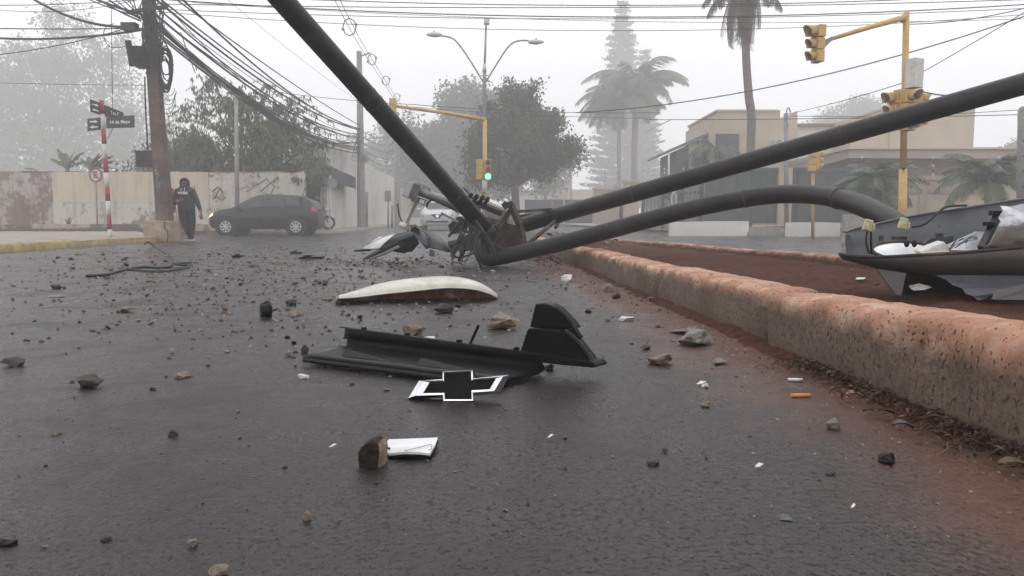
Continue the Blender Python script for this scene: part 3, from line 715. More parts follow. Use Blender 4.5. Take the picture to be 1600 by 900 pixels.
# lower wing with slab roof
mb = MB(); q = [P(1326,233,30), P(1640,231,30), P(1640,248,30), P(1326,247,30)]
mb.prism([V(a.x,30,a.z) for a in q], (0,9,0)); mb.build('slab_roof', M['stucco_pink'], hs_)
hb('slab_edge', 1324, 230, 1640, 233, 29.9, 9.2, 'stucco_cream')
mb = MB(); q = [P(1325.5,233,30.02), P(1238,258,36), P(1238,272,36), P(1325.5,247,30.02)]; mb.prism(q, (.3,3,0)); mb.build('slab_roof', M['stucco_pink'], hs_)
mb = MB(); q = [P(1324.5,230.5,29.95), P(1236,254,36), P(1236,257.6,36), P(1324.5,232.8,29.95)]; mb.prism(q, (.2,2,0)); mb.build('slab_edge', M['stucco_cream'], hs_)
hb('wing_wall', 1330, 247.5, 1640, 352, 31.5, 7, 'stucco_pink')
hb('wing_wall', 1180, 258, 1330, 352, 36.6, .3, 'stucco_beige')
ac = empty('air_conditioner', P(1221,231,36.7), 'white air conditioner unit on the beige house wall', 'air conditioner')
hb('casing', 1212.5, 217, 1229, 230.5, 36.5, .5, 'white_paint', ac)
c = P(1218.5,223.5,36.47); MB().cyl(c, c+V(0,.05,0), .17, .17, 16).build('fan_grille', M['metal_grey'], ac)
# garden wall in front of the wing
gw = empty('garden_wall', gpt(1470, 27.5), 'beige garden wall topped by electric fence, behind the low palms', 'wall')
hb('wall', 1416, 281, 1650, 348, 27.5, .25, 'stucco_beige', gw); hb('coping', 1413, 275, 1652, 281.5, 27.42, .4, 'stucco_pink', gw)
hb('stripe', 1416, 286, 1560, 302, 27.46, .06, 'stucco_pink', gw); hb('stripe', 1437, 302, 1447, 348, 27.465, .06, 'stucco_pink', gw)
hb('cap_tile', 1484, 269.5, 1530, 274.5, 27.4, .4, 'brick', gw)
c = P(1456, 293, 27.44); MB().cyl(c, c+V(0,.04,0), .14, .14, 16).build('plaque', M['block_tan'], gw)
for px in (1347, 1458, 1560):
    base = P(px, 276, 27.6); r_ = empty('electric_fence_post', base, 'thin electric fence post with insulators on the garden wall, '+{1347:'left of the signal mast',1458:'just right of the signal mast',1560:'beside the right low palm'}[px], 'fence post', 'electric fence posts')
    MB().cyl(base, P(px,245,27.6), .012, .012, 6).build('rod', M['metal_grey'], r_)
    for k in range(5):
        z = base.lerp(P(px,245,27.6), .08+k*.22); MB().cyl(z-V(0,0,.04), z+V(0,0,.04), .035, .035, 8).build('insulator', M['black_dull' if k % 2 else 'white_paint'], r_)
# green garage gate, slatted
gt = empty('garage_gate', gpt(1240, 29.5), 'wide dark green metal gate in front of the house', 'gate')
xs0, xs1 = 1103, 1416; N = 26
for i in range(N):
    a = xs0+(xs1-xs0)*i/N; b_ = xs0+(xs1-xs0)*(i+1)/N
    hb('board', a+.25, 268, b_-.25, 349, 29.5+(.03 if i % 2 else 0), .06, 'gate_green', gt)
hb('lintel', xs0-2, 262, xs1+2, 268, 29.45, .25, 'gate_green', gt)
hb('gate_post', 1218, 262, 1236, 352, 29.3, .18, 'stucco_beige', gt)
# slatted fence further left
fn = empty('slat_fence', gpt(1040, 31), 'tall fence of pale vertical slats left of the green gate', 'fence')
for i in range(17):
    d = 36-i*.34; px = 1003+i*6.1; zt_ = 296-i*1.4
    a = P(px, zt_, d); b_ = P(px+4.4, 350, d)
    MB().box2((a.x, d, H(0,d)), (b_.x, d+.06, a.z)).build('slat', M['slat_grey' if i % 5 else 'gate_green'], fn)
mb = MB(); mb.bar(P(1003,336,36.1), P(1103,338,30.7), .05, .1); mb.bar(P(1003,304,36.1), P(1103,300,30.7), .05, .1); mb.build('rail', M['gate_green'], fn)
c = P(1053, 311, 32.6); mb = MB()
mb.add([c+V(.20*math.cos(a)*.7,0,.36*math.sin(a)) for a in [k*math.pi/9 for k in range(18)]], [list(range(18))]); o = mb.build('emblem', M['white_paint'], fn); solid(o, .03)
mb = MB(); mb.add([c+V(0,-.03,0)+V(.09*math.cos(a)*.7,0,.26*math.sin(a)) for a in [k*math.pi/9 for k in range(18)]], [list(range(18))]); o = mb.build('emblem_mark', M['metal_grey'], fn); solid(o, .02)
for sx_ in (-1, 1):
    mb = MB(); mb.prism([c+V(sx_*.16,0,-.1), c+V(sx_*.42,0,.05), c+V(sx_*.36,0,.18), c+V(sx_*.3,0,.1), c+V(sx_*.2,0,.2)], (0,.03,0)); mb.build('emblem_wing', M['gate_green'], fn)
for px, d, lab in ((945,48,'on the cream yard wall'),(965,42,'above the narrow cream pillar'),(1005,36,'leftmost on the slat fence'),(1022,35,'second from left on the slat fence'),(1038,34,'third on the slat fence'),(1068,33,'fourth on the slat fence'),(1082,32,'rightmost on the slat fence')):
    base = P(px, 296-(px-965)*.15, d); tp = P(px, 262, d)
    r_ = empty('electric_fence_post', base, 'thin electric fence post with insulators, '+lab, 'fence post', 'electric fence posts on the slats')
    MB().cyl(base-V(0,0,.5), tp, .012, .012, 6).build('rod', M['metal_grey'], r_)
    for k in range(3):
        z = base.lerp(tp, .35+k*.28); MB().cyl(z-V(0,0,.04), z+V(0,0,.04), .035, .035, 8).build('insulator', M['white_paint'], r_)
def pillar(px0, px1, py, d, lab, mat):
    r_ = empty('gate_pillar', gpt((px0+px1)/2, d), lab, 'pillar')
    hb('shaft', px0, py+4, px1, 352, d, .5, mat, r_); hb('cap', px0-1.5, py, px1+1.5, py+4, d-.08, .66, 'stucco_cream', r_)
pillar(976, 998, 281, 37, 'wide cream gate pillar left of the slat fence', 'stucco_cream')
pillar(962, 968, 288, 41, 'narrow cream gate pillar left of the wide one', 'stucco_cream')
yw = empty('yard_wall', gpt(945, 44), 'cream yard wall left of the gate pillars', 'wall')
hb('wall', 928, 296, 962, 350, 44, .3, 'stucco_cream', yw); hb('coping', 926, 293, 963, 296, 43.95, .4, 'stucco_white', yw)
hb('door_leaf', 968.5, 300, 975.5, 350, 40, .1, 'dark_door', yw)
gg = empty('sheet_gate', gpt(900, 52), 'long grey sheet metal gate far down the right street side', 'gate')
for i, (a, b_) in enumerate(((820,862),(863,880),(881,926))): hb('panel', a, 312, b_, 349, 52, .1, 'slate', gg)
for a in (880.3, 926.5): hb('post', a, 308, a+1.6, 349, 51.9, .15, 'white_paint', gg)
fb = empty('far_block', gpt(880, 100), 'pale building blocks fading in fog at the end of the street', 'building')
hb('wall', 800, 300, 862, 348, 100, 12, 'stucco_white', fb); hb('wall', 862, 282, 892, 348, 104, 12, 'stucco_pink', fb); hb('wall', 892, 296, 935, 348, 98, 12, 'stucco_cream', fb)
hb('roof', 798, 297, 864, 300.5, 99.6, 12.6, 'roof', fb)
mb = MB(); mb.cyl(gpt(892,60), P(892,274,60), .1, .08); thing(mb, 'thin_post', M['metal_grey'], 'thin dark post above the grey sheet gate down the street', 'post')
# low concrete barriers along the far kerb
def low_wall(x0, x1, yt, d, lab, mat='stucco_white', yb=367):
    a = P(x0, yt, d); b_ = P(x1, yb, d); mb = MB()
    k = 14; rows = []
    for i in range(k+1):
        x = a.x+(b_.x-a.x)*i/k; t_ = nlift((x,d,0),1.1,.03)
        rows.append([V(x,d,-.02), V(x,d+.02,a.z*.6), V(x,d+.04,a.z+t_), V(x,d+.24,a.z+t_), V(x,d+.26,-.02)])
    mb.grid(rows, 0, False); mb.f += [[0,1,2,3,4], [k*5+j for j in range(5)]]; mb.m += [0,0]; mb.s += [False,False]
    return thing(mb, 'low_wall', M[mat], lab, 'low wall')
low_wall(1047, 1170, 346, 26.0, 'long stained whitish low wall at the road edge before the slat fence', 'stucco_white')
low_wall(1231, 1313, 347.5, 25.4, 'short stained low wall at the road edge before the green gate')
low_wall(1321, 1392, 335, 23.5, 'taller grey low wall at the road edge left of the lamp head', 'concrete', 369)
mb = MB(); q0 = P(1171,352,25.8); q1 = P(1230,366,25.8)
mb.box2((q0.x,25.8,.0),(q1.x,26.4,.17)); mb.box2((q0.x,26.402,.0),(q1.x,27.2,.34)); thing(mb, 'entrance_steps', M['concrete'], 'grey concrete steps between the two low walls', 'steps')
# ================================================================ TEXT
def text_mesh(txt, size, bold=0.0):
    cu = bpy.data.curves.new('t', 'FONT'); cu.body = txt; cu.size = size; cu.align_x = 'CENTER'; cu.align_y = 'CENTER'; cu.extrude = .002; cu.offset = bold
    o = bpy.data.objects.new('t', cu); col.objects.link(o)
    dg = bpy.context.evaluated_depsgraph_get(); me = bpy.data.meshes.new_from_object(o.evaluated_get(dg))
    bpy.data.objects.remove(o); return me
def put_text(txt, size, loc, rot, mat, parent, name='lettering', bold=0.0):
    me = text_mesh(txt, size, bold); me.name = name; me.materials.clear(); me.materials.append(mat)
    o = bpy.data.objects.new(name, me); col.objects.link(o); o.parent = parent
    o.location = Vector(loc) - ORG.get(parent.name, V(0,0,0)); o.rotation_euler = rot; return o

# ================================================================ UTILITY POLE, brown, on its tan block
DP = 18.0; sp = DP/F
up = empty('utility_pole', G(257,377), 'brown painted utility pole with tan concrete footing, boxes and coiled cable', 'utility pole')
pb = P(258,344,DP); pt = P(229,-40,DP)
mb = MB(); mb.tube([pb.lerp(pt, k/10) for k in range(11)], [.215-.007*k for k in range(11)], 8, True, 0, False); mb.build('shaft', M['pole_brown'], up)
mb = MB(); a = P(232.5,345,DP); b_ = P(275,378,DP)
mb.box2((a.x,DP-.32,-.02),(b_.x,DP+.32,a.z)); o = mb.build('footing', M['block_tan'], up); bevel(o, .03)
MB().box2((P(219,235,0.1+DP).x, DP-.14, P(0,261,DP).z),(P(236,0,DP).x, DP+.1, P(0,236,DP).z)).build('meter_box', M['metal_brown'], up)
MB().tube(catmull([P(230,237,DP-.1), P(230,215,DP-.2), P(228,180,DP-.22), P(226,120,DP-.2)],4), .018, 6).build('conduit', M['cable'], up)
for k, ch in enumerate('678'):
    put_text(ch, .24, P(244.5+k*1.3, 267+k*11, DP-.222), Euler((R(90),0,0)), M['stone_grey'], up, 'painted_number')
MB().tube(catmull([P(256,346,DP-.34), P(258,358,DP-.36), P(262,362,DP-.35), P(261,378,DP-.4)],4), .012, 6).build('earth_wire', M['cable'], up)
mb = MB(); mb.tube([P(200,64,DP-.25), P(207,103,DP-.25)], [.07,.07], 10); mb.build('splice_canister', M['black_dull'], up)
mb = MB(); mb.box(P(217,88,DP-.27), (.3,.22,.45)); o = mb.build('splice_box', M['black_dull'], up); bevel(o, .03)
mb = MB(); mb.box(P(222,100,DP-.28), (.2,.2,.2)); mb.build('splice_box', M['black_dull'], up)
mb = MB(); mb.box(P(246,82,DP-.25), (.14,.16,.35)); mb.build('splice_box', M['black_dull'], up)
mb = MB(); mb.box(P(203,42,DP-.1), (.34,.2,.17)); mb.build('closure', M['stone_dark'], up)
mb = MB(); mb.bar(P(205,18,DP-.3), P(262,10,DP-.3), .07, .07); mb.build('cross_arm', M['metal_brown'], up)
for k in range(13):   # coils of spare cable at the right of the pole
    c = P(259+random.uniform(-3,2), 104+random.uniform(-9,12), DP-.12); rx, rz = random.uniform(.10,.17), random.uniform(.30,.52)
    MB().tube([c+V(rx*math.cos(t_*.4189), random.uniform(-.03,.03), rz*math.sin(t_*.4189)) for t_ in range(16)], .017, 6, False).build('cable_coil', M['cable'], up)
for k in range(5):
    c = P(262+random.uniform(-3,3), 138+k*4, DP-.1); MB().tube([c+V((.14+.02*k)*math.cos(a_), 0, -.18*math.sin(a_)*(1+.25*k)) for a_ in [j*math.pi/10 for j in range(11)]], .008, 5, False).build('cable_loop', M['cable'], up)
for k in range(46):   # untidy drop wires hugging the pole
    y0 = random.uniform(-20, 75); x0 = 232+random.uniform(-14,22)
    pts = [P(x0, y0, DP-.25), P(x0+random.uniform(-12,12), y0+random.uniform(8,30), DP-.30), P(238+random.uniform(-14,18), y0+random.uniform(25,70), DP-.24)]
    MB().tube(catmull(pts,5), random.choice((.010,.014,.02)), 5, False).build('drop_wire', M['cable'], up)
# ground cable lying in front of the pole
cab = MB(); cab.tube(catmull([G(226,381,.10), G(232,378,.14), G(240,384,.02), G(262,398,.012), G(268,413,.012), G(255,418,.012), G(225,417,.012), G(196,421,.012), G(165,429,.012), G(134,431,.012)],6), .012, 6)
thing(cab, 'fallen_cable', M['cable'], 'thin black cable trailing from the brown pole across the road', 'cable')
cab = MB(); cab.tube(catmull([G(186,419,.012), G(250,424,.012), G(296,416,.02), G(270,412,.04), G(300,410,.02)],6), .010, 6)
thing(cab, 'fallen_cable', M['cable'], 'short black cable curled on the road between rubble, right of the trailing one', 'cable')
# ---------------------------------------------------------------- street-name post
ps = empty('street_sign_post', G(172,375), 'red and white banded post with two black street name signs', 'street sign')
b0, b1 = P(172.5,374,18.3), P(158.5,157,18.3)
ys = [157,178,203,224.5,247,269,292,313.5,336,358,375]
for i in range(10):
    f0, f1 = (ys[i]-157)/217, (ys[i+1]-157)/217
    MB().cyl(b1.lerp(b0,f0), b1.lerp(b0,f1), .052, .052, 10).build('band', M['red_paint' if i % 2 == 0 else 'white_paint'], ps)
def name_sign(q, txt, rot_z, sz):
    n0 = (q[1]-q[0]).normalized(); u0 = (q[3]-q[0]).normalized(); nn = n0.cross(u0).normalized()
    mb = MB(); mb.prism(q, -nn*.02); o = mb.build('name_plate', M['sign_black'], ps)
    if txt:
        rot = Matrix((n0, nn.cross(n0)*-1 if False else u0, n0.cross(u0))).transposed().to_euler()
        c = (q[0]+q[1]+q[2]+q[3])/4 + (nn*.012 if nn.y < 0 else nn*-.032)
        put_text(txt, sz, c, rot, M['sign_white'], ps, 'lettering', .002)
    return o
q = [P(166,200.5,18.2), P(209.5,199,18.1), P(209.5,180,18.1), P(166,183.5,18.2)]; name_sign(q, '14 de Mayo', 0, .115)
q = [P(136.5,205,18.3), P(157,202.5,18.25), P(157,183.5,18.25), P(136.5,185.5,18.3)]; name_sign(q, '', 0, .1)
q = [P(163.5,182,18.35), P(193,187,19.0), P(193,176,19.0), P(163.5,164,18.35)]; name_sign(q, 'Tte. F', 0, .12)
q = [P(142,174.5,18.0), P(157,179.5,18.2), P(157,160.5,18.2), P(141,155,18.0)]; name_sign(q, '', 0, .1)
def arrow(c, L, sgn, par, slope=0.0):
    pts = [(-.5,.12),(.1,.12),(.1,.3),(.5,0),(.1,-.3),(.1,-.12),(-.5,-.12)]
    mb = MB(); mb.prism([c+V(sgn*a*L, 0, (b_*L*.75)+slope*a*L*sgn) for a, b_ in pts], (0,-.006,0)); mb.build('arrow', M['sign_white'], par)
arrow(P(146.5,190,18.2), .19, 1, ps, .05); arrow(P(146.5,198.5,18.2), .19, -1, ps, .05)
arrow(P(149,164,18.03), .15, 1, ps, -.3); arrow(P(149,172,18.03), .15, -1, ps, -.3)
# ---------------------------------------------------------------- no-parking sign
npk = empty('parking_sign', P(152,350,29.6), 'small round red-ringed no parking sign before the cream wall', 'traffic sign')
MB().cyl(P(152,351,29.6), P(149.5,275,29.6), .035, .035, 8).build('post', M['concrete'], npk)
c = P(149.5,273.5,29.5); 
MB().cyl(c, c+V(0,.02,0), .235, .235, 24).build('disc', M['white_paint'], npk)
mb = MB(); mb.tube([c+V(.235*math.cos(k*.2618),-.01,.26*math.sin(k*.2618)) for k in range(25)], .035, 6, False); mb.build('ring', M['red_paint'], npk)
put_text('E', .36, c+V(0,-.02,0), Euler((R(90),0,0)), M['sign_black'], npk, 'lettering', .006)
mb = MB(); mb.bar(c+V(-.16,-.03,.17), c+V(.16,-.03,-.17), .04, .02); mb.build('slash', M['red_paint'], npk)
# ---------------------------------------------------------------- lamp post by the wall, concrete poles of the street
lp = empty('wall_lamp_post', gpt(371, 29.4), 'thin grey post in front of the wall behind the dark car bonnet', 'post')
MB().cyl(P(371,358,29.3), P(369,152,29.3), .10, .075, 8).build('shaft', M['concrete'], lp)
MB().box(P(369,150,29.3), (.22,.2,.12)).build('cap_box', M['white_paint'], lp)
def cpole(px, ptop, pxt, d, r0, r1, lab):
    b0 = gpt(px, d); r_ = empty('concrete_pole', b0, lab, 'utility pole')
    MB().tube([b0-V(0,0,.1), b0.lerp(P(pxt,ptop,d),.5), P(pxt,ptop,d)], [r0,(r0+r1)/2,r1], 8, True, 0, False).build('shaft', M['concrete'], r_); return r_
cp = cpole(566, 80, 561, 38, .23, .13, 'pale concrete utility pole before the white building, left of the fallen pole')
MB().bar(P(563,88,38), P(579,82,38), .06, .06).build('bracket_arm', M['metal_grey'], cp)
MB().tube([P(571,240,37.8), P(571,252,37.8)], [.16,.16], 10).build('transformer', M['concrete'], cp)
for k in range(8): MB().tube(catmull([P(560,205+k*5,37.8), P(556-k,220+k*4,37.7), P(561,232+k*3,37.8)],4), .012, 5, False).build('drop_wire', M['cable'], cp)
cpole(622, 175, 620, 52, .24, .15, 'fainter concrete utility pole farther down the street beside the white building')
mp_ = empty('service_mast', gpt(1228, 28.5), 'thin dark service mast with hooked top before the house', 'utility pole')
MB().tube([gpt(1228,28.5), P(1228,177,28.5)], [.09,.085], 8).build('shaft', M['metal_grey'], mp_)
MB().tube(catmull([P(1229,178,28.5), P(1230,170,28.5), P(1233,169,28.5), P(1235,176,28.5)],4), .025, 6, False).build('hook', M['metal_grey'], mp_)
for k in range(4): MB().ball(P(1231.5,182+k*4,28.4), .05, 8).build('insulator', M['white_paint'], mp_)
rp_ = empty('concrete_pole', gpt(1600, 19.5), 'thick mottled concrete pole cut by the right edge of the picture', 'utility pole')
MB().tube([gpt(1599,19.5), P(1602,172,19.5), P(1602.5,167,19.5)], [.19,.165,.12], 12).build('shaft', M['concrete'], rp_)
for k in range(4): MB().box(P(1600,220+k*24,19.3), (.04,.04,.05)).build('step_hole', M['black_dull'], rp_)
# round sign, far signs, motorbike
sg = empty('round_sign', gpt(516, 31), 'grey back of a round sign on a thin post by the awning', 'traffic sign')
MB().cyl(gpt(516,31), P(516,274,31), .035, .035, 8).build('post', M['white_paint'], sg)
c = P(519,286,30.9); MB().cyl(c, c+V(-.02,.03,0), .22, .22, 16).build('disc', M['metal_grey'], sg)
c = P(513,284,31.05); MB().cyl(c, c+V(-.02,.03,0), .2, .2, 16).build('disc', M['metal_grey'], sg)
sg = empty('street_board', gpt(606, 44), 'faint grey rectangular sign on a post along the white building', 'traffic sign')
MB().cyl(gpt(607,44), P(607,312,44), .05, .05, 8).build('post', M['metal_grey'], sg)
MB().box2(tuple(P(601,298,44)), tuple(P(611,315,44)+V(0,.04,0))).build('board', M['metal_grey'], sg)
for px, d, t_, lab in ((573.5, 39.5, 300, 'short grey post right beside the pale concrete pole'), (613, 46, 320, 'thin grey post right of the faint rectangular sign')):
    mb = MB(); mb.cyl(gpt(px,d), P(px,t_,d), .07, .07, 8); thing(mb, 'kerb_post', M['metal_grey'], lab, 'post')
mo = empty('motorbike', gpt(491, 31.2)+V(0,0,.12), 'dark motorbike parked under the awning behind the dark car', 'motorbike', None, R(12), True)
for x_ in (-.6, .6):
    mb = MB(); mb.tube([V(x_+.25*math.cos(k*.3927),0,.3+.25*math.sin(k*.3927)) for k in range(17)], .055, 8, False); wh = mb.build('wheel', M['tyre'], mo)
    mb = MB()
    for k in range(6): mb.cyl((x_,0,.3),(x_+.22*math.cos(k*1.047),0,.3+.22*math.sin(k*1.047)), .012, .012, 5)
    mb.cyl((x_,-.06,.3),(x_,.06,.3),.05,.05,8); mb.build('spokes', M['rim'], wh)
mb = MB(); mb.tube([(-.6,0,.3),(-.2,0,.5),(.25,0,.55),(.45,0,.75)], .04, 6); mb.box((0,0,.42),(.35,.2,.3)); mb.build('frame', M['black_dull'], mo)
mb = MB(); mb.ball((.12,0,.78), .2, 10, 0, (1.2,.7,.7)); mb.build('tank', M['car_dark'], mo)
mb = MB(); mb.box((-.35,0,.77),(.6,.24,.1)); o = mb.build('seat', M['black_dull'], mo); bevel(o,.03)
mb = MB(); mb.cyl((.6,0,.3),(.42,0,1.0),.03,.03,6); mb.cyl((.42,-.35,1.03),(.42,.35,1.03),.02,.02,6); mb.build('fork', M['metal_grey'], mo)
mb = MB(); mb.ball((.55,0,.85),.09,8); mb.build('headlamp', M['white_gloss'], mo)

# ================================================================ CARS
def crom(vals, t):
    n = len(vals)-1; i = min(n-1, max(0, int(t))); f = t-i
    a = vals[max(i-1,0)]; b_ = vals[i]; c = vals[i+1]; d = vals[min(i+2,n)]
    return .5*((2*b_)+(c-a)*f+(2*a-5*b_+4*c-d)*f*f+(3*b_-a-3*c+d)*f**3)
class Body:
    def __init__(s, st): s.st = st
    def par(s, u): return [crom([r_[k] for r_ in s.st], u) for k in range(8)]
    def ring(s, u):
        x, zb, zs, be, tp, wm, wb, wt = s.par(u)
        return [(0,zb),(wm*.82,zb),(wm-.03,zb+.10),(wm,zs),(wm-.005,zs+(be-zs)*.55),(wb,be),(wb*.52+wt*.48,be+(tp-be)*.52),(wt,tp-(tp-be)*.10),(wt*.7,tp),(0,tp+.015)], x
    def pt(s, u, v, side=1, out=0.0):
        rg, x = s.ring(u); y = crom([q[0] for q in rg], v); z = crom([q[1] for q in rg], v)
        if out:
            e = .02; a = s.pt(u, max(0,v-e), side); b_ = s.pt(u, min(9,v+e), side); c = s.pt(min(len(s.st)-1,u+e), v, side); d = s.pt(max(0,u-e), v, side)
            n_ = (b_-a).cross(c-d); n_.normalize()
            if n_.dot(V(x*.02, side*y, z-.6)) < 0: n_ = -n_
            return V(x, side*y, z) + n_*out
        return V(x, side*y, z)
    def patch(s, u0, u1, v0, v1, side, out, nu=8, nv=5, skew=None):
        mb = MB(); rows = []
        for i in range(nu+1):
            row = []
            for j in range(nv+1):
                fu, fv = i/nu, j/nv; a, b_ = u0, u1
                if skew: a = u0[0]+(u0[1]-u0[0])*fv; b_ = u1[0]+(u1[1]-u1[0])*fv
                row.append(s.pt(a+(b_-a)*fu, v0+(v1-v0)*fv, side, out))
            rows.append(row)
        mb.grid(rows); return mb
def wheel(root, x, y, r_, side, rimm='rim', nsp=8):
    mb = MB(); sgn = side
    prof = [(r_*.62,-.09),(r_*.66,.0),(r_*.66,.085),(r_*.80,.1),(r_*.95,.085),(r_,.05),(r_,-.07),(r_*.93,-.1),(r_*.62,-.09)]
    mb.grid([[V(x+a*math.cos(k*math.pi/14), y+sgn*b_, r_+a*math.sin(k*math.pi/14)) for k in range(28)] for a, b_ in prof], 0, True, True)
    w_ = mb.build('wheel', M['tyre'], root)
    mb = MB(); mb.cyl((x,y+sgn*.03,r_),(x,y+sgn*.04,r_), r_*.66, r_*.66, 24); mb.build('brake_disc', M['black_dull'], w_)
    mb = MB()
    mb.grid([[V(x+a*math.cos(k*math.pi/14), y+sgn*b_, r_+a*math.sin(k*math.pi/14)) for k in range(28)] for a, b_ in ((r_*.66,.06),(r_*.655,.088),(r_*.58,.085),(r_*.57,.06))], 0, True, True)
    for k in range(nsp):
        a = 2*math.pi*k/nsp
        mb.bar((x+.04*math.cos(a), y+sgn*.075, r_+.04*math.sin(a)), (x+r_*.6*math.cos(a), y+sgn*.078, r_+r_*.6*math.sin(a)), .05, .02, (0,1,0))
    mb.cyl((x,y+sgn*.06,r_),(x,y+sgn*.095,r_), .055,.055,12); mb.build('rim', M[rimm], w_)
    return w_
def car(name, loc, rz, label, st, paint, glass):
    root = empty(name, loc, label, 'car', None, rz, True); B = Body(st); n = len(st)-1
    mb = MB(); rows = []
    for i in range(n*6+1):
        u = i/6; L_ = [B.pt(u, j/3, 1) for j in range(28)]; R_ = [B.pt(u, j/3, -1) for j in range(27, -1, -1)]
        rows.append(L_+R_[1:-1])
    mb.grid(rows, 0, True, True); m_ = len(rows[0])
    for b0 in (0, (len(rows)-1)*m_): mb.f.append([b0+j for j in range(m_)]); mb.m.append(0); mb.s.append(False)
    body = mb.build('body', M[paint], root)
    return root, B, body
st = [(-1.96,.42,.62,.88,.93,.62,.60,.46),(-1.90,.30,.58,.95,1.06,.78,.73,.54),(-1.72,.24,.58,.97,1.28,.83,.78,.57),(-1.40,.22,.58,.985,1.41,.85,.80,.58),(-.85,.22,.58,.97,1.46,.855,.81,.58),(-.25,.22,.58,.95,1.475,.855,.81,.58),(.25,.22,.58,.935,1.44,.855,.81,.58),(.70,.22,.58,.925,1.24,.85,.80,.60),(1.10,.22,.58,.915,1.00,.85,.79,.68),(1.50,.22,.56,.86,.93,.84,.77,.66),(1.82,.26,.54,.75,.82,.77,.70,.56),(1.98,.36,.52,.62,.66,.58,.54,.42)]
cl = V((421-800)/F*27.6, 27.6, H(0,27.6)); 
dc, B, body = car('dark_hatchback', cl, math.pi+R(2), 'dark graphite hatchback parked by the wall with headlights on', st, 'car_dark', 'glass_dark')
for sd in (-1, 1):
    B.patch((4.05,4.12),(5.3,5.35), 5.25, 6.75, sd, .006, 8, 4, True).build('side_window', M['glass_dark'], dc)
    B.patch((5.42,5.48),(7.7,6.55), 5.25, 6.75, sd, .006, 8, 4, True).build('side_window', M['glass_dark'], dc)
    B.patch((2.7,3.0),(3.95,4.0), 5.35, 6.7, sd, .006, 6, 4, True).build('side_window', M['glass_dark'], dc)
    B.patch(9.75, 10.75, 4.2, 5.15, sd, .012, 6, 4).build('headlight', M['lit_head'] if sd == 1 else M['white_gloss'], dc)
    B.patch(.35, 1.75, 4.3, 5.3, sd, .012, 5, 4).build('tail_lamp', M['tail_red'], dc)
    for x_ in (-1.22, 1.28):
        mb = MB(); mb.cyl((x_, sd*.80, .33), (x_, sd*.868, .33), .385, .385, 24); mb.build('wheel_arch', M['black_dull'], dc)
        wheel(dc, x_, sd*.79, .305, sd)
    for u_ in (4.0, 5.38, 7.25):
        mb = MB(); mb.tube([B.pt(u_, 2.4+k*.25, sd, .003) for k in range(12)], .006, 4, False); mb.build('door_seam', M['black_dull'], dc)
    mb = MB(); mb.tube([B.pt(u_*.1+2.5, 5.12, sd, .004) for u_ in range(56)], .012, 4, False); mb.build('window_trim', M['black_plastic'], dc)
    for u_ in (4.3, 5.7):
        mb = MB(); mb.tube([B.pt(u_+k*.08, 4.6, sd, .02) for k in range(5)], .016, 6); mb.build('door_handle', M['car_dark'], dc)
    mb = MB(); mb.ball((.78, sd*.93, .99), .1, 10, 0, (.75,1,.7)); mb.build('mirror', M['car_dark'], dc)
B.patch(6.35, 7.85, 8.0, 9.0, 1, .008).build('windscreen', M['glass_dark'], dc); B.patch(6.35, 7.85, 8.0, 9.0, -1, .008).build('windscreen', M['glass_dark'], dc)
B.patch(1.1, 2.3, 8.0, 9.0, 1, .008).build('rear_window', M['glass_dark'], dc); B.patch(1.1, 2.3, 8.0, 9.0, -1, .008).build('rear_window', M['glass_dark'], dc)
MB().box((1.985,0,.45),(.03,.42,.13)).build('number_plate', M['white_paint'], dc)
MB().box((1.97,0,.56),(.03,.8,.06)).build('grille', M['black_plastic'], dc)
# white saloon seen head-on
st2 = [(-2.2,.42,.62,.92,.97,.68,.64,.5),(-2.0,.28,.6,.98,1.08,.84,.78,.6),(-1.4,.22,.6,1.0,1.22,.87,.82,.6),(-.8,.22,.6,1.0,1.45,.88,.83,.58),(-.1,.22,.6,.98,1.49,.88,.83,.57),(.45,.22,.6,.97,1.42,.88,.83,.58),(.85,.22,.6,.96,1.18,.88,.82,.64),(1.15,.22,.6,.95,1.02,.88,.82,.72),(1.6,.22,.58,.90,.97,.87,.80,.70),(1.95,.24,.56,.78,.88,.83,.76,.64),(2.15,.28,.54,.70,.78,.76,.70,.58),(2.22,.32,.52,.66,.72,.66,.62,.5)]
wl = V((687-800)/F*38, 38, H(0,38))
wc, B2, body2 = car('white_saloon', wl, -math.pi/2+R(3), 'white saloon car coming head-on behind the wreckage', st2, 'car_white', 'glass_car')
for sd in (-1, 1):
    B2.patch(5.35, 7.0, 7.75, 9.0, sd, .010).build('windscreen', M['glass_car'], wc)
    B2.patch((4.0,4.1),(6.5,5.6), 5.3, 6.7, sd, .006, 8, 4, True).build('side_window', M['glass_dark'], wc)
    B2.patch(9.2, 10.75, 4.35, 5.6, sd, .012, 6, 5).build('headlight', M['lens_glass'], wc)
    mb = MB(); mb.ball((.9, sd*.98, 1.02), .12, 10, 0, (.6,1,.65)); mb.build('mirror', M['car_white'], wc)
    for x_ in (-1.38, 1.32):
        mb = MB(); mb.cyl((x_, sd*.82, .34), (x_, sd*.893, .34), .39, .39, 24); mb.build('wheel_arch', M['black_dull'], wc)
        wheel(wc, x_, sd*.80, .32, sd, 'rim', 5)
    mb = MB(); mb.box((2.17, sd*.62, .42),(.06,.2,.12)); mb.build('fog_lamp', M['black_dull'], wc)
    mb = MB(); mb.bar((2.245, sd*.38, .76),(2.255, sd*.13, .56), .03, .03); mb.build('chrome_strip', M['chrome'], wc)
mb = MB(); mb.prism([V(2.225,-.36,.76),V(2.225,.36,.76),V(2.225,.17,.55),V(2.225,-.17,.55)], (.02,0,0)); g_ = mb.build('grille', M['black_dull'], wc)
MB().cyl((2.246,0,.68),(2.256,0,.68),.075,.075,16).build('emblem', M['chrome'], g_)
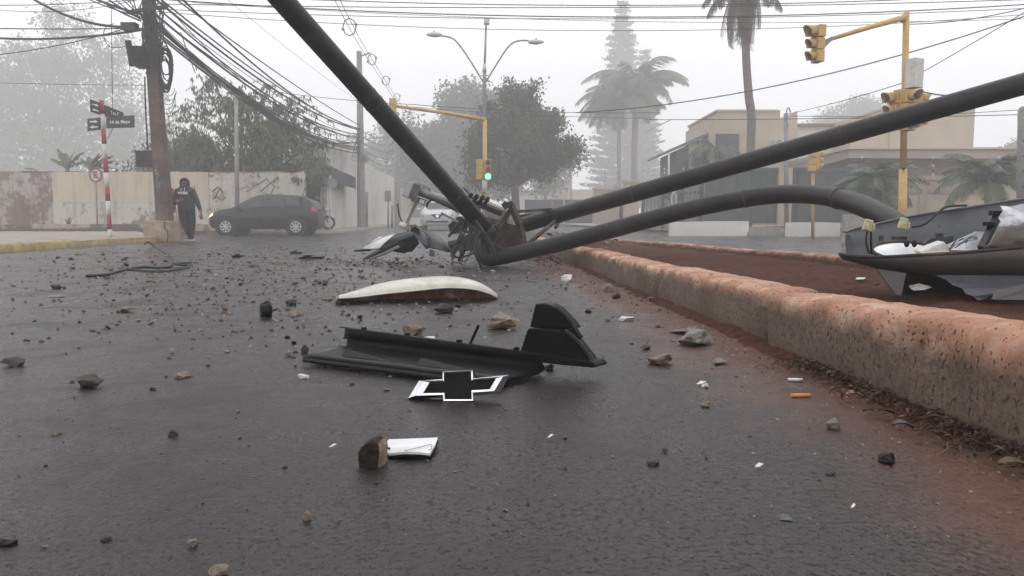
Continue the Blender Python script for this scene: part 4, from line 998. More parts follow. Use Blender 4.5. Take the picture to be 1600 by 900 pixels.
mb = MB(); mb.prism([V(2.215,-.5,.46),V(2.215,.5,.46),V(2.215,.58,.36),V(2.215,-.58,.36)], (.025,0,0)); mb.build('lower_intake', M['black_dull'], wc)
MB().box((2.262,0,.50),(.02,.40,.12)).build('number_plate', M['white_paint'], wc)
mb = MB(); mb.prism([V(2.20,-.72,.30),V(2.20,.72,.30),V(2.20,.66,.23),V(2.20,-.66,.23)], (.03,0,0)); mb.build('bumper_lip', M['metal_grey'], wc)

# ================================================================ PEOPLE
def skinned(name, verts, edges, radii, parent, mats, pick, lvl=2):
    me = bpy.data.meshes.new(name); me.from_pydata([tuple(v) for v in verts], edges, [])
    o = bpy.data.objects.new(name, me); col.objects.link(o)
    o.modifiers.new('skin', 'SKIN'); 
    for i, r_ in enumerate(radii):
        sv = me.skin_vertices[0].data[i]; sv.radius = r_ if isinstance(r_, tuple) else (r_, r_); sv.use_root = (i == 0)
    ss = o.modifiers.new('sub', 'SUBSURF'); ss.levels = lvl; ss.render_levels = lvl
    dg = bpy.context.evaluated_depsgraph_get(); m2 = bpy.data.meshes.new_from_object(o.evaluated_get(dg))
    bpy.data.objects.remove(o); m2.name = name
    for m_ in mats: m2.materials.append(m_)
    for p_ in m2.polygons: p_.use_smooth = True; p_.material_index = pick(p_.center)
    o = bpy.data.objects.new(name, m2); col.objects.link(o); o.parent = parent; return o
pd = 18.4; pl = V((294-800)/F*pd, pd, 0.02)
pr = empty('person', pl, 'person in charcoal hoodie and black trousers walking past the brown pole', 'person', None, 0, True)
# x right, y away, z up; height 1.53 m; striding, one arm swung out
Vt = [(0,0,.82),(0,-.01,1.0),(-.01,-.02,1.14),(-.01,-.01,1.27),(-.01,-.01,1.33),(-.01,-.03,1.40),(-.01,-.03,1.48),
      (-.10,0,.76),(-.05,-.05,.46),(.04,.05,.12),(.05,.05,.05),(.03,-.08,.035),           # leg a (left in picture, crossing)
      (.10,0,.76),(.12,.02,.44),(.13,-.04,.12),(.13,-.04,.05),(.13,-.17,.035),               # leg b
      (.17,-.01,1.22),(.26,-.01,1.0),(.36,-.05,.78),(.39,-.08,.71),(.40,-.10,.65),          # arm right in the picture, out and back
      (-.19,-.01,1.22),(-.29,-.03,1.02),(-.20,-.19,.90),(-.12,-.24,.93),(-.07,-.25,.95)]     # arm left, bent across the belly
E = [(0,1),(1,2),(2,3),(3,4),(4,5),(5,6),(0,7),(7,8),(8,9),(9,10),(10,11),(0,12),(12,13),(13,14),(14,15),(15,16),(3,17),(17,18),(18,19),(19,20),(20,21),(3,22),(22,23),(23,24),(24,25),(25,26)]
Rr = [(.20,.16),(.205,.165),(.20,.15),(.13,.10),.055,(.078,.09),(.070,.08), .125,.095,.058,.045,.04, .125,.095,.058,.045,.04, .085,.07,.05,.034,.032, .085,.072,.052,.034,.032]
def pk(c):
    if c.z > 1.335: return 0
    if (c.x > .355 and c.z < .75 and c.z > .5) or (c.y < -.225 and c.x > -.14 and c.z > .8 and c.z < 1.0): return 0
    if c.z < .10: return 3
    if c.z > .74: return 1
    return 2
skinned('body', Vt, E, Rr, pr, [M['skin'], M['hoodie'], M['trousers'], M['black_dull']], pk)
mb = MB()     # hood over the back of the head
for i in range(1):
    rows = []
    for a in range(13):
        t_ = -2.2+4.4*a/12
        rows.append([V(-.01+math.sin(t_)*r_*.92, y_, 1.42+math.cos(t_)*r_*1.08) for r_, y_ in ((.098,-.085),(.112,-.07),(.115,.0),(.10,.06),(.05,.095))])
    mb.grid(rows)
hd = mb.build('hood', M['hoodie'], pr); solid(hd, .014)
mb = MB(); mb.tube([V(-.01+.10*math.sin(t_), -.07+.06*abs(math.cos(t_*.5)), 1.325+.02*math.cos(t_)) for t_ in [k*.4488 for k in range(15)]], .035, 8, False); mb.build('collar', M['hoodie'], pr)
mb = MB(); mb.ball((-.01,-.125,1.415), .016, 8, 0, (.8,1,1.4)); mb.build('nose', M['skin'], pr)
for sx_ in (-.035, .028):
    mb = MB(); mb.ball((sx_,-.112,1.435), .011, 8); mb.build('eye', M['hair'], pr)
    mb = MB(); mb.bar((sx_-.018,-.112,1.455),(sx_+.018,-.112,1.455),.008,.008); mb.build('eyebrow', M['hair'], pr)
mb = MB(); mb.bar((-.035,-.108,1.375),(.015,-.108,1.375),.008,.01); mb.build('mouth', M['red_cloth'], pr)
mb = MB(); mb.grid([[V(-.01+math.sin(t_)*.086, -.095+y_*.3, 1.43+math.cos(t_)*.085-y_) for y_ in (0,.03)] for t_ in [-1.2+2.4*k/8 for k in range(9)]]); mb.build('hair', M['hair'], pr)
def hand(c, dr, par, sgn):
    dr = Vector(dr).normalized(); sd = dr.cross(V(0,1,0)).normalized(); c = Vector(c); mb = MB()
    mb.tube([c, c+dr*.05, c+dr*.085], [.03,.038,.034], 8)
    for k, L in enumerate((.06,.072,.066,.05)):
        b_ = c+dr*.085+sd*(.027-.018*k); mb.tube([b_, b_+dr*L*.5, b_+dr*L*.9+V(0,-.014,0)], [.010,.0095,.007], 6)
    b_ = c+dr*.03+sd*.034*sgn; mb.tube([b_, b_+(dr+sd*sgn*.8).normalized()*.035, b_+(dr+sd*sgn*.4).normalized()*.062], [.012,.011,.008], 6)
    mb.build('hand', M['skin'], par)
hand((.395,-.095,.665), (.12,-.12,-1), pr, -1)
hand((-.085,-.25,.945), (.8,-.1,.5), pr, 1)
mb = MB()
put_text('WORK', .080, V(0,-.174,1.165), Euler((R(84),0,0)), M['sign_white'], pr, 'chest_print', .004)
for x_ in (-.045,.03):
    mb = MB(); mb.tube([V(x_,-.12,1.30),V(x_*1.1,-.16,1.22),V(x_,-.175,1.17)], .006, 5); mb.build('drawstring', M['sign_white'], pr)
for c in ((.045,.0,.018),(.13,-.09,.018)):
    mb = MB(); mb.box((c[0],c[1],.012),(.085,.25,.03)); o = mb.build('shoe_sole', M['white_paint'], pr); bevel(o,.01)
# second person, almost hidden behind the pole
p2 = empty('person', V((263.5-800)/F*19.4, 19.4, .02), 'person in a red top mostly hidden behind the brown utility pole', 'person', None, 0, True)
Vt2 = [(0,0,.86),(0,0,1.05),(0,0,1.2),(0,0,1.34),(0,0,1.41),(0,-.01,1.50),(0,-.01,1.58),(-.09,0,.8),(-.08,0,.46),(-.08,0,.1),(-.08,-.12,.04),(.09,0,.8),(.08,0,.46),(.09,0,.1),(.09,-.12,.04),(.17,0,1.29),(.215,0,1.03),(.22,-.06,.80),(.22,-.08,.70),(-.17,0,1.29),(-.22,0,1.03),(-.23,-.05,.80),(-.23,-.07,.7)]
E2 = [(0,1),(1,2),(2,3),(3,4),(4,5),(5,6),(0,7),(7,8),(8,9),(9,10),(0,11),(11,12),(12,13),(13,14),(3,15),(15,16),(16,17),(17,18),(3,19),(19,20),(20,21),(21,22)]
R2 = [(.155,.12),(.15,.11),(.16,.12),(.10,.09),.05,(.075,.09),(.068,.08),.09,.07,.05,.04,.09,.07,.05,.04,.062,.052,.04,.036,.062,.052,.04,.036]
skinned('body', Vt2, E2, R2, p2, [M['skin'], M['red_cloth'], M['trousers'], M['black_dull']], lambda c: 0 if c.z > 1.40 or (abs(c.x) > .17 and c.z < .80) else (3 if c.z < .1 else (1 if c.z > .86 else 2)))
mb = MB(); mb.ball((0,.012,1.555), .098, 10, 0, (.95,1,1)); mb.build('hair', M['hair'], p2)
MB().bar((.262,-.03,1.12),(.268,-.05,.92),.02,.06).build('sleeve_stripe', M['white_paint'], p2)
for sx_ in (-.03,.03):
    mb = MB(); mb.ball((sx_,-.095,1.53), .011, 6); mb.build('eye', M['black_dull'], p2)

# ================================================================ TRAFFIC LIGHTS
def signal_head(name, loc, rz, par_root, lit=None, big_red=False, sc_=1.0):
    """three-section head facing its local -y; built as a part with sub-parts"""
    head = bpy.data.objects.new('signal_head', None)
    mb = MB(); rot = Matrix.Rotation(rz, 3, 'Z'); loc = Vector(loc)
    def T(q): return loc + rot @ (Vector(q)*sc_)
    zs = (.25, 0, -.25)
    for k, z in enumerate(zs):
        g_ = 1.22 if (big_red and k == 0) else 1.0
        hw, hh = .125*g_, .118
        q = [(-hw,-.06,z-hh),(hw,-.06,z-hh),(hw,-.06,z+hh),(-hw,-.06,z+hh)]
        mb.prism([T(a) for a in q], rot @ V(0,.16*sc_,0))
    h_ = mb.build(name, M['yellow'], par_root); bevel(h_, .012*sc_)
    for k, z in enumerate(zs):
        g_ = 1.22 if (big_red and k == 0) else 1.0; r_ = .098*g_
        mb = MB(); mb.cyl(T((0,-.062,z)), T((0,-.075,z)), r_*sc_, r_*.9*sc_, 18)
        mm = M['lit_green'] if lit == k else (M['lens_red'] if k == 0 and big_red else M['lens_dark'])
        mb.build('lens', mm, h_)
        mb = MB(); rows = []
        for a in range(15):
            t_ = R(-38)+R(256)*a/14
            rows.append([T((r_*1.06*math.cos(t_), -.062, z+r_*1.06*math.sin(t_))), T((r_*1.04*math.cos(t_), -.062-.20*g_*(.62+.38*math.sin(max(0,t_)) if t_ < 3.14 else .62), z+r_*1.04*math.sin(t_)-.012))])
        mb.grid(rows); v_ = mb.build('visor', M['yellow'], h_); solid(v_, .006)
    return h_
# right mast
ms = empty('signal_mast', gpt(1409, 16), 'yellow traffic signal mast with long arm and grey box at right', 'traffic light')
b0 = gpt(1408, 16); t0 = P(1416, 22, 16)
MB().tube([b0, b0.lerp(t0,.33)], [.085,.083], 14).build('shaft', M['yellow'], ms)
MB().tube([b0.lerp(t0,.333), t0+V(0,0,.03)], [.068,.064], 14).build('upper_shaft', M['yellow'], ms)
MB().tube([P(1414,27,15.98), P(1360,42,15.6), P(1298,61,15.3)], [.065,.05,.038], 12).build('arm', M['yellow'], ms)
MB().bar(P(1411,34,16), P(1405,29,16), .05,.05).build('gusset', M['yellow'], ms)
mb = MB(); mb.bar(P(1300,60,15.3), P(1287,66,15.3), .07,.07); mb.bar(P(1298,62,15.3), P(1286,74,15.3), .05,.05); mb.build('clamp', M['metal_grey'], ms)
signal_head('signal_head', P(1277,69,15.3), R(-78), ms, None, True, .98)
signal_head('signal_head', P(1397,172,16.05), R(-78), ms, None, True, .98)
signal_head('signal_head', P(1420,172,15.85), R(18), ms, None, False, 1.15)
signal_head('signal_head', P(1434,172,16.15), R(80), ms, None, False, .98)
mb = MB(); mb.box(P(1428.5,115,15.85), (.28,.24,.60), Matrix.Rotation(R(28),3,'Z')); o = mb.build('control_box', M['white_paint'], ms); bevel(o,.01)
mb = MB(); mb.bar(P(1397,143,16), P(1410,141,16), .04,.05); mb.bar(P(1397,198,16), P(1410,198,16), .04,.04); mb.build('bracket', M['yellow'], ms)
MB().cyl(P(1412,265,15.9), P(1412,262,15.9), .03,.03,8).build('cable_hole', M['black_dull'], ms)
# small signal by the garage gate
sm = empty('small_signal', gpt(1270, 24.3), 'small yellow pedestrian-height signal on thin post before the green gate', 'traffic light')
MB().cyl(gpt(1269,24.3), P(1270,236,24.3), .055,.05,10).build('post', M['yellow'], sm)
signal_head('signal_head', P(1269,252,24.2), R(170), sm, None, False, .9)
signal_head('signal_head', P(1277,250,24.3), R(95), sm, None, False, .8)
# centre signal with arm, and double lamp behind
cs = empty('signal_post', gpt(758, 27), 'yellow signal post with green light lit and long arm, at centre', 'traffic light')
MB().tube([gpt(758,27), P(757.5,187,27)], [.085,.07], 12).build('shaft', M['yellow'], cs)
MB().tube([P(758,187,27), P(700,177,26.6), P(618,166,26)], [.07,.06,.05], 10).build('arm', M['yellow'], cs)
signal_head('signal_head', P(614,170,26), R(180), cs, None, False, .95)
signal_head('signal_head', P(762,265,26.75), R(8), cs, 2, False, .98)
signal_head('signal_head', P(750,265,27), R(170), cs, None, False, .98)
MB().tube([P(757,300,26.9), P(757,282,26.9)], [.088,.088], 12).build('sticker_band', M['white_paint'], cs)
dl = empty('street_lamp', gpt(757, 28.3), 'grey double-armed street lamp with camera box on top, at centre', 'street lamp')
MB().tube([gpt(757,28.3), P(757,130,28.3), P(757,108,28.3)], [.10,.075,.065], 10).build('post', M['metal_grey'], dl)
MB().tube([P(757,110,28.3), P(759.5,40,28.3)], [.04,.035], 8).build('mast', M['metal_grey'], dl)
mb = MB(); mb.box(P(760.5,34,28.3), (.22,.2,.2)); o = mb.build('camera_box', M['white_paint'], dl); bevel(o,.03)
MB().tube([P(757,112,28.3), P(757,100,28.3)], [.085,.06], 10).build('collar', M['white_paint'], dl)
for pts, tip in (([(756,130),(738,100),(722,76),(710,62),(700,57.5),(690,56.5)], (678,54)), ([(758,130),(775,102),(789,80),(800,68),(812,63.5),(826,63.5)], (838,65.5))):
    MB().tube(catmull([P(a,b_,28.3) for a,b_ in pts],5), .03, 8).build('arm', M['metal_grey'], dl)
    c = P(tip[0],tip[1],28.3); sg_ = -1 if tip[0] < 757 else 1
    mb = MB(); rows = []
    for i in range(9):
        u = i/8; r_ = .12*math.sin(math.pi*min(1,.10+u*.86))**.6
        cc = c+V(sg_*(-.30+.58*u),0,0)
        rows.append([cc+V(0,r_*1.1*math.cos(k*.5236),r_*.8*math.sin(k*.5236)) for k in range(12)])
    mb.grid(rows,0,True,True); lh = mb.build('lamp_head', M['white_paint'], dl)
    mb = MB(); mb.cyl(c+V(0,0,.07), c+V(0,0,.14), .03,.03,8); mb.build('photocell', M['metal_grey'], lh)
mb = MB(); mb.bar(P(751,118,28.3), P(763,118,28.3), .03,.03); mb.bar(P(744,150,28.3), P(756,146,28.3), .03,.03); mb.build('bracket', M['metal_grey'], dl)

# ================================================================ OVERHEAD CABLES
def cable(a, b_, s_, r_, lab, grp=None, n=18):
    mb = MB(); mb.tube(sag(a, b_, s_, n), r_, 5, False)
    o = mb.build('overhead_cable', M['cable'], None, (Vector(a)+Vector(b_))/2); return tag(o, lab, 'cable', grp)
random.seed(21)
GB = 'cables from the brown pole to the pale concrete pole'
for k in range(16):
    a = P(240+random.uniform(-4,14), -6+k*4.4+random.uniform(-3,3), DP-.2); b_ = P(561+random.uniform(-3,3), 203+k*2.4+random.uniform(-3,3), 37.8)
    cable(a, b_, .35+.75*random.random(), random.choice((.011,.016,.022,.030)), 'sagging black cable in the bundle between the brown pole and the pale concrete pole', GB)
cable(P(270,-5,DP), P(562,196,37.8), .15, .02, 'highest cable from the top of the brown pole down to the concrete pole')
cable(P(278,-8,DP), P(562,201,37.8), .55, .028, 'thick upper cable sagging from the brown pole to the concrete pole')
GC = 'cables beyond the pale concrete pole'
for k in range(5): cable(P(567,205+k*9,38), P(621,208+k*12,52), .35, .018, 'faint cable running on beyond the pale concrete pole', GC)
for k in range(3): cable(P(622,212+k*14,52), P(668,290+k*8,90), .4, .02, 'faint cable running on beyond the pale concrete pole', GC)
# left side of the brown pole
for (x0,y0,x1,y1,s_,r_,lab) in ((-30,44,232,44,.02,.014,'straight thin cable leaving left at lamp height from the brown pole'),(-30,58,228,46,.12,.028,'thick cable leaving left from the brown pole'),(-30,88,205,42,.1,.011,'thin cable slanting down to the left edge'),(45,-6,212,42,.22,.032,'thick twisted cable dropping from the top edge to the brown pole'),(-30,8,236,-2,.05,.010,'topmost thin cable left of the brown pole'),(-30,12,230,-4,.2,.007,'faint second thin cable left of the brown pole'),(-40,128,230,133,.02,.006,'hair-thin faint wire crossing the misty tree')):
    cable(P(x0,y0,DP+1), P(x1,y1,DP-.1), s_, r_, lab)
for k in range(11): cable(P(95+k*11+random.uniform(-4,4), -20, DP-.5), P(222+random.uniform(-6,6), 22+random.uniform(-8,14), DP-.2), .06, random.choice((.009,.014,.02)), 'short cable fanning from the top edge into the brown pole', 'cables fanning into the pole')
cable(P(174,15,DP), P(176,185,DP+.1), 0, .008, 'loose wire hanging down behind the street name signs')
mb = MB(); mb.tube(catmull([P(176,184,18.4),P(176,200,18.4),P(168,217,18.4)],4), .008, 5, False); thing(mb, 'loose_wire', M['cable'], 'end of loose wire below the street name sign', 'wire')
mb = MB(); mb.tube(catmull([P(178,37,DP),P(166,42,DP),P(162,55,DP),P(170,72,DP),P(188,74,DP),P(200,70,DP)],5), .009, 5, False); thing(mb, 'loose_wire', M['cable'], 'loop of thin wire left of the brown pole', 'wire')
cable(P(282,50,DP), P(305,114,DP), 0, .012, 'short cut cable end hanging beside the bundle')
# long wires over the road
for i, (x0,y0,d0,x1,y1,d1,s_,r_) in enumerate(((240,6,18,1700,-4,19,.16,.011),(240,-2,18,1700,0,19,.42,.014),(240,14,18,1700,8,19,.28,.009),(300,4,19,1700,26,20,.30,.007),(240,18,18,1700,14,20,.50,.008),(240,-12,18,1700,-16,20,.35,.012))):
    cable(P(x0,y0,d0), P(x1,y1,d1), s_, r_, ('topmost','second','third','fourth','fifth','sixth')[i]+' of the long wires strung across the road at the top of the picture', 'long wires over the road', 26)
cable(P(440,145,32), P(640,163,30), .05, .012, 'thin dark wire from the drooping tree to the fallen pole'); cable(P(640,163,30), P(1030,176,34), .12, .014, 'dark wire crossing behind the street lamp to the palms')
cable(P(620,165,30), P(1010,185,33), .10, .010, 'second wire crossing behind the street lamp')
cable(P(900,176,26), P(1660,5,20), .55, .018, 'thick wire rising from the palms to the upper right corner')
cable(P(1010,187,30), P(1640,178,24), .05, .014, 'level wire crossing before the house'); cable(P(1230,181,28.5), P(1640,168,22), .12, .010, 'thin wire from the service mast to the right edge')
cable(P(1230,178,28.5), P(1410,130,16.2), .05, .010, 'wire from the service mast up to the signal mast'); cable(P(1432,118,15.9), P(1640,-5,15), .02, .009, 'wire from the grey control box to the upper right')
cable(P(1416,38,16), P(1660,-4,15), .12, .010, 'wire from the top of the signal mast to the right edge')
cable(P(1434,141,15.9), P(1500,149,15), .04, .014, 'short wire from the control box down behind the fallen pole')
cable(P(1010,205,40), P(1048,187,30), .02, .016, 'tied wire end by the palms')
cable(P(350,-5,24), P(560,158,40), .1, .007, 'hair-thin wire left of the fallen pole')
# spaced power lines with spreaders
for k, dx in enumerate((0, 9)):
    cable(P(508+dx,-30,26), P(571+dx*.7,86,38), .1, .014, ('left','right')[k]+' power line with spreaders, near span'); cable(P(571+dx*.7,86,38), P(652+dx*.3,205,75), .1, .016, ('left','right')[k]+' power line with spreaders, far span')
for i, (px, py, d, r_) in enumerate(((546,42,32,.28),(581,93,39.5,.22),(603,126,46,.22),(620,152,53,.22),(640,183,66,.22))):
    c = P(px,py,d); mb = MB(); mb.tube([c+V(r_*math.cos(a),0,r_*1.3*math.sin(a)) for a in [j*math.pi/4 for j in range(9)]], .03, 5, False); mb.ball(c+V(-r_,0,-.1),.07,6); mb.ball(c+V(r_,0,.1),.07,6)
    thing(mb, 'line_spreader', M['metal_grey'], ('nearest','second nearest','middle','second farthest','farthest')[i]+' diamond spreader on the double power line', 'spreader', 'line spreaders')
# ================================================================ THE WRECK
random.seed(5)
def poly_tube(pts, r_, name, par, mat='metal_brown', n=8, smooth=4):
    return MB().tube(catmull(pts, smooth) if smooth else pts, r_, n).build(name, M[mat], par)
# pole A leaning up to the left, pole B rising to the right, pole C bent with its arched arm
a0, a1 = P(766,366,7.45), P(432,-10,5.35); a2 = a1+(a1-a0)*.55
mb = MB(); mb.tube([a0, a0.lerp(a1,.33), a0.lerp(a1,.66), a1, a2], [.082]*5, 24)
pA = thing(mb, 'fallen_pole', M['pole_dark'], 'thick dark pole leaning from the wreck to the upper left', 'fallen pole', 'snapped dark poles')
b0, b1 = P(812,353,7.7), P(1600,131,5.35); b2 = b1+(b1-b0)*.35
mb = MB(); mb.tube([b0, b0.lerp(b1,.33), b0.lerp(b1,.66), b1, b2], [.079]*5, 24)
pB = thing(mb, 'fallen_pole', M['pole_dark'], 'straight dark pole rising from the wreck to the right edge', 'fallen pole', 'snapped dark poles')
cpts = [P(750,366,7.75),P(752,380,7.5),P(755,396,7.25),P(764,404,7.15),P(785,401,7.05),P(850,386.5,6.8),P(930,366,6.55),P(1000,347,6.35),P(1070,329,6.15),P(1140,314,5.95),P(1200,305,5.75),P(1250,303,5.5),P(1295,307,5.2),P(1335,317,4.9),P(1370,332,4.6),P(1400,350,4.35),P(1430,378,4.15),P(1455,404,4.0)]
cc = catmull(cpts, 5); mb = MB(); mb.tube(cc, [.079-.014*i/(len(cc)-1) for i in range(len(cc))], 24)
pC = thing(mb, 'bent_lamp_pole', M['pole_dark'], 'dark lamp pole kinked at the ground, its arched arm reaching the median', 'fallen pole', 'snapped dark poles')
def seams(par, pts, r_):
    for (p_, q_) in pts:
        d_ = (Vector(q_)-Vector(p_)).normalized()*.012; c = Vector(p_)
        mb = MB(); mb.tube([c-d_, c-d_*.3, c+d_*.3, c+d_], [r_-.002, r_+.0035, r_+.0035, r_-.002], 24); mb.build('weld_seam', M['metal_brown'], par)
seams(pA, [(a0.lerp(a1,.22),a1),(a0.lerp(a1,.63),a1),(a0.lerp(a1,.66),a1)], .082)
seams(pB, [(b0.lerp(b1,.30),b1),(b0.lerp(b1,.72),b1)], .079)
seams(pC, [(cc[22],cc[23]),(cc[47],cc[48]),(cc[62],cc[63])], .072)
# concrete stump torn out with the pole
mb = MB(); o_ = P(800,372,7.55)
q = [P(771,362,7.35),P(792,346,7.5),P(813,352,7.4),P(818,372,7.3),P(812,391,7.25),P(794,395,7.25),P(783,378,7.3)]
rows = []
for k, (s_, dy) in enumerate(((.9,-.08),(1.0,0),(1.0,.28),(.8,.42))):
    rows.append([o_+ (v-o_)*s_*(1+nlift(v*3+V(k,0,0),3,.12)) + V(-.10*k,dy,.02*k) for v in q])
mb.grid(rows,0,False,True); mb.f.append(list(range(7))); mb.m.append(0); mb.s.append(False); mb.f.append([21+j for j in range(7)]); mb.m.append(0); mb.s.append(False)
thing(mb, 'concrete_stump', M['lump'], 'dark brown lump of broken concrete footing between the fallen poles', 'concrete')
# steel bracket frame
fr = empty('bracket_frame', V(0, 7.4, 0), 'rusty angle-iron bracket frame tangled over the concrete lump', 'bracket')
mb = MB(); mb.bar(P(796,317,7.3), P(812,350,7.22), .055,.05); mb.bar(P(812,350,7.22), P(820,388,7.15), .05,.05); mb.build('upright', M['metal_brown'], fr)
mb = MB(); mb.bar(P(793,319,7.25), P(786,324,7.25), .02,.07); mb.bar(P(786,323,7.27), P(801,317,7.27), .03,.05); mb.build('flange', M['metal_brown'], fr)
mb = MB(); mb.bar(P(798,328,7.3), P(762,366,7.2), .045,.04); mb.build('brace', M['metal_brown'], fr)
mb = MB(); mb.bar(P(794,333,7.26), P(776,357,7.1), .02,.06); mb.build('brace', M['metal_brown'], fr)
mb = MB(); mb.bar(P(801,331,7.35), P(863,327.5,7.5), .03,.03); mb.build('tie_rod', M['metal_brown'], fr)
mb = MB(); mb.cyl(P(867,346,7.3), P(818,387,7.0), .02,.02,8); mb.build('tie_rod', M['metal_brown'], fr)
mb = MB(); mb.bar(P(742,344,7.15), P(765,378,7.05), .04,.03); mb.bar(P(765,378,7.05), P(776,402,7.0), .04,.03); mb.build('strap', M['black_dull'], fr)
mb = MB(); mb.bar(P(728,322,7.3), P(750,372,7.2), .05,.04); mb.build('strap', M['metal_brown'], fr)
mb = MB(); mb.bar(P(768,382,7.2), P(806,404,7.0), .05,.05); mb.build('strap', M['black_dull'], fr)
mb = MB(); mb.prism([P(806,336,7.8),P(846,332,7.8),P(840,352,7.8),P(810,350,7.8)], (0,.02,0)); mb.build('plate', M['metal_brown'], fr)
mb = MB(); mb.bar(P(876,338,7.9), P(868,356,7.8), .03,.03); mb.build('stub', M['metal_brown'], fr)
for k in range(3):
    c = P(776+k*7,352-k*1,7.25); mb = MB(); mb.cyl(c, c+V(0,0,.05), .018,.018,6); mb.build('bolt', M['metal_brown'], fr)
# grey cabinet behind
cb = empty('meter_cabinet', P(775,350,8.2), 'dented pale cabinet lying tilted behind the crossed poles', 'cabinet')
q = [P(758,316,8.0),P(795,332,8.0),P(797,352,8.0),P(757,352,8.0)]
mb = MB(); mb.prism(q, (.10,.35,.0)); mb.build('casing', M['stone_grey'], cb)
mb = MB(); mb.prism([P(757,316,7.98),P(796,332.5,7.98),P(806,331,8.4),P(764,314,8.4)], (0,0,.03)); mb.build('lid', M['white_metal'], cb)
MB().prism([P(806,352,8.3),P(836,345,8.1),P(838,357,8.1),P(812,360,8.3)], (0,.2,0)).build('door', M['stone_grey'], cb)
# black cross-arm with insulators
ca = empty('cross_arm', P(745,320,7.6), 'black cross-arm with stubby insulators lying over the leaning pole', 'cross-arm')
MB().bar(P(737,315,7.7), P(783,334,7.6), .05,.05).build('beam', M['black_dull'], ca)
for k, (px,py) in enumerate(((733,310),(742,312),(751,313),(759,316))):
    c = P(px,py,7.65); d_ = V(.03,-.02,.05); mb = MB(); mb.tube([c-d_, c-d_*.3, c, c+d_*.4, c+d_], [.016,.028,.016,.028,.018], 8); mb.build('insulator', M['black_dull'], ca)
MB().cyl(P(724,293,7.7), P(741,312,7.7), .008,.008,5).build('rod', M['black_dull'], ca)
MB().cyl(P(748,322,7.55), P(747,336,7.5), .02,.02,6).build('hanger', M['black_dull'], ca)
# arm with square bracket
sa = empty('side_arm', P(690,330,7.8), 'grey pipe arm with a square bolted bracket, left of the leaning pole', 'bracket arm')
MB().tube([P(724,328,7.7), P(690,312,7.55), P(652,298,7.4)], [.05,.048,.042], 14).build('pipe', M['metal_grey'], sa)
e0 = P(643,298,7.35); ax = (P(724,328,7.7)-P(652,298,7.4)).normalized(); upv = V(0.30,0,.95).normalized(); sdv = ax.cross(upv).normalized(); upv = sdv.cross(ax)
rot = Matrix((ax, sdv, upv)).transposed()
mb = MB(); mb.box(e0, (.09,.16,.155), rot); o = mb.build('bracket_box', M['metal_grey'], sa); bevel(o,.006)
for u_, v_ in ((1,1),(1,-1)):
    c = e0+ax*.11+upv*.062*u_*v_
    mb = MB()
    for g_ in (-1,1):
        mb.box(c+upv*.026*g_, (.15,.02,.010), rot); mb.box(c+ax*.07*g_, (.012,.02,.062), rot)
    mb.box(c, (.012,.02,.06), rot); mb.build('bracket_frame', M['metal_grey'], sa)
MB().tube(catmull([P(676,311,7.45),P(668,318,7.42),P(667,324,7.42)],3), .012, 6).build('hook', M['black_dull'], sa)
mb = MB(); mb.bar(P(651,309,7.4), P(633,350,7.45), .065,.03); mb.build('post', M['white_metal'], sa)
MB().tube(catmull([P(621,318,7.5),P(624,336,7.5),P(630,350,7.45)],4), .008, 5).build('wire', M['cable'], sa)
MB().tube([P(626,351,7.45), P(637,355,7.4)], [.03,.035], 8).build('coupling', M['white_metal'], sa)
lb = empty('lamp_box', P(648,362,7.5), 'small white lamp box with yellowed rim standing on the smashed bumper', 'lamp')
mb = MB(); mb.prism([P(640,340,7.5),P(655,341,7.5),P(657,354,7.5),P(650,352,7.48),P(640,352,7.48)], (.02,.1,0)); o = mb.build('shade', M['white_gloss'], lb); bevel(o,.006)
mb = MB(); mb.tube([P(637,362,7.47),P(640,353,7.46),P(649,352,7.46),P(657,358,7.46),P(657,363,7.46)], .012, 6); mb.build('rim', M['block_tan'], lb)
mb = MB(); mb.prism([P(641,362,7.5),P(642,355,7.5),P(649,354,7.5),P(655,358,7.5),P(655,363,7.5)], (0,.08,0)); mb.build('socket', M['black_dull'], lb)
# tangled wires at the wreck
for k in range(7):
    x0 = random.uniform(722,768); y0 = random.uniform(325,372)
    pts = [P(x0,y0,7.3+random.uniform(-.15,.2)), P(x0+random.uniform(-18,16), y0+random.uniform(10,36), 7.2), P(random.uniform(704,760), random.uniform(385,408), 7.1+random.uniform(-.1,.2))]
    pts[2].z = max(pts[2].z, .02); mb = MB(); mb.tube(catmull(pts,6), random.choice((.005,.007,.009)), 5)
    thing(mb, 'torn_wire', M['cable'], 'torn black wire sprouting from the foot of the leaning pole', 'wire', 'torn wires at the wreck')
for k in range(4):
    pts = [P(748-k*1.5,356+k*3,7.15), P(744-k*8+random.uniform(-4,4),370+random.uniform(-4,6),7.05), P(738-k*11+random.uniform(-5,5),388,7.0), G(728-k*9+random.uniform(-8,8), 410-k*2, .02)]
    mb = MB(); mb.tube(catmull(pts,6), .0065, 6); thing(mb, 'torn_wire', M['cable'], 'torn black wire looping from the wreck down to the asphalt', 'wire', 'looping torn wires')
mb = MB(); mb.tube(catmull([P(752,362,7.0),P(743,378,6.95),P(744,396,6.9),P(752,414,6.9),P(757,421,6.9)],6), .020, 8); thing(mb, 'torn_cable', M['pole_dark'], 'thick grey cable bowed in front of the kinked pole foot', 'cable')
for k in range(10):   # bent rods and strips in the heap
    x0, y0 = random.uniform(708,748), random.uniform(330,385)
    mb = MB(); mb.bar(P(x0,y0,7.5), P(x0+random.uniform(-16,22), y0+random.uniform(8,34), 7.4), random.uniform(.012,.04), random.uniform(.01,.025)); thing(mb, 'metal_strip', M['metal_brown'], 'bent brown metal strip in the heap at the foot of the leaning pole', 'metal strip', 'metal strips in the heap')
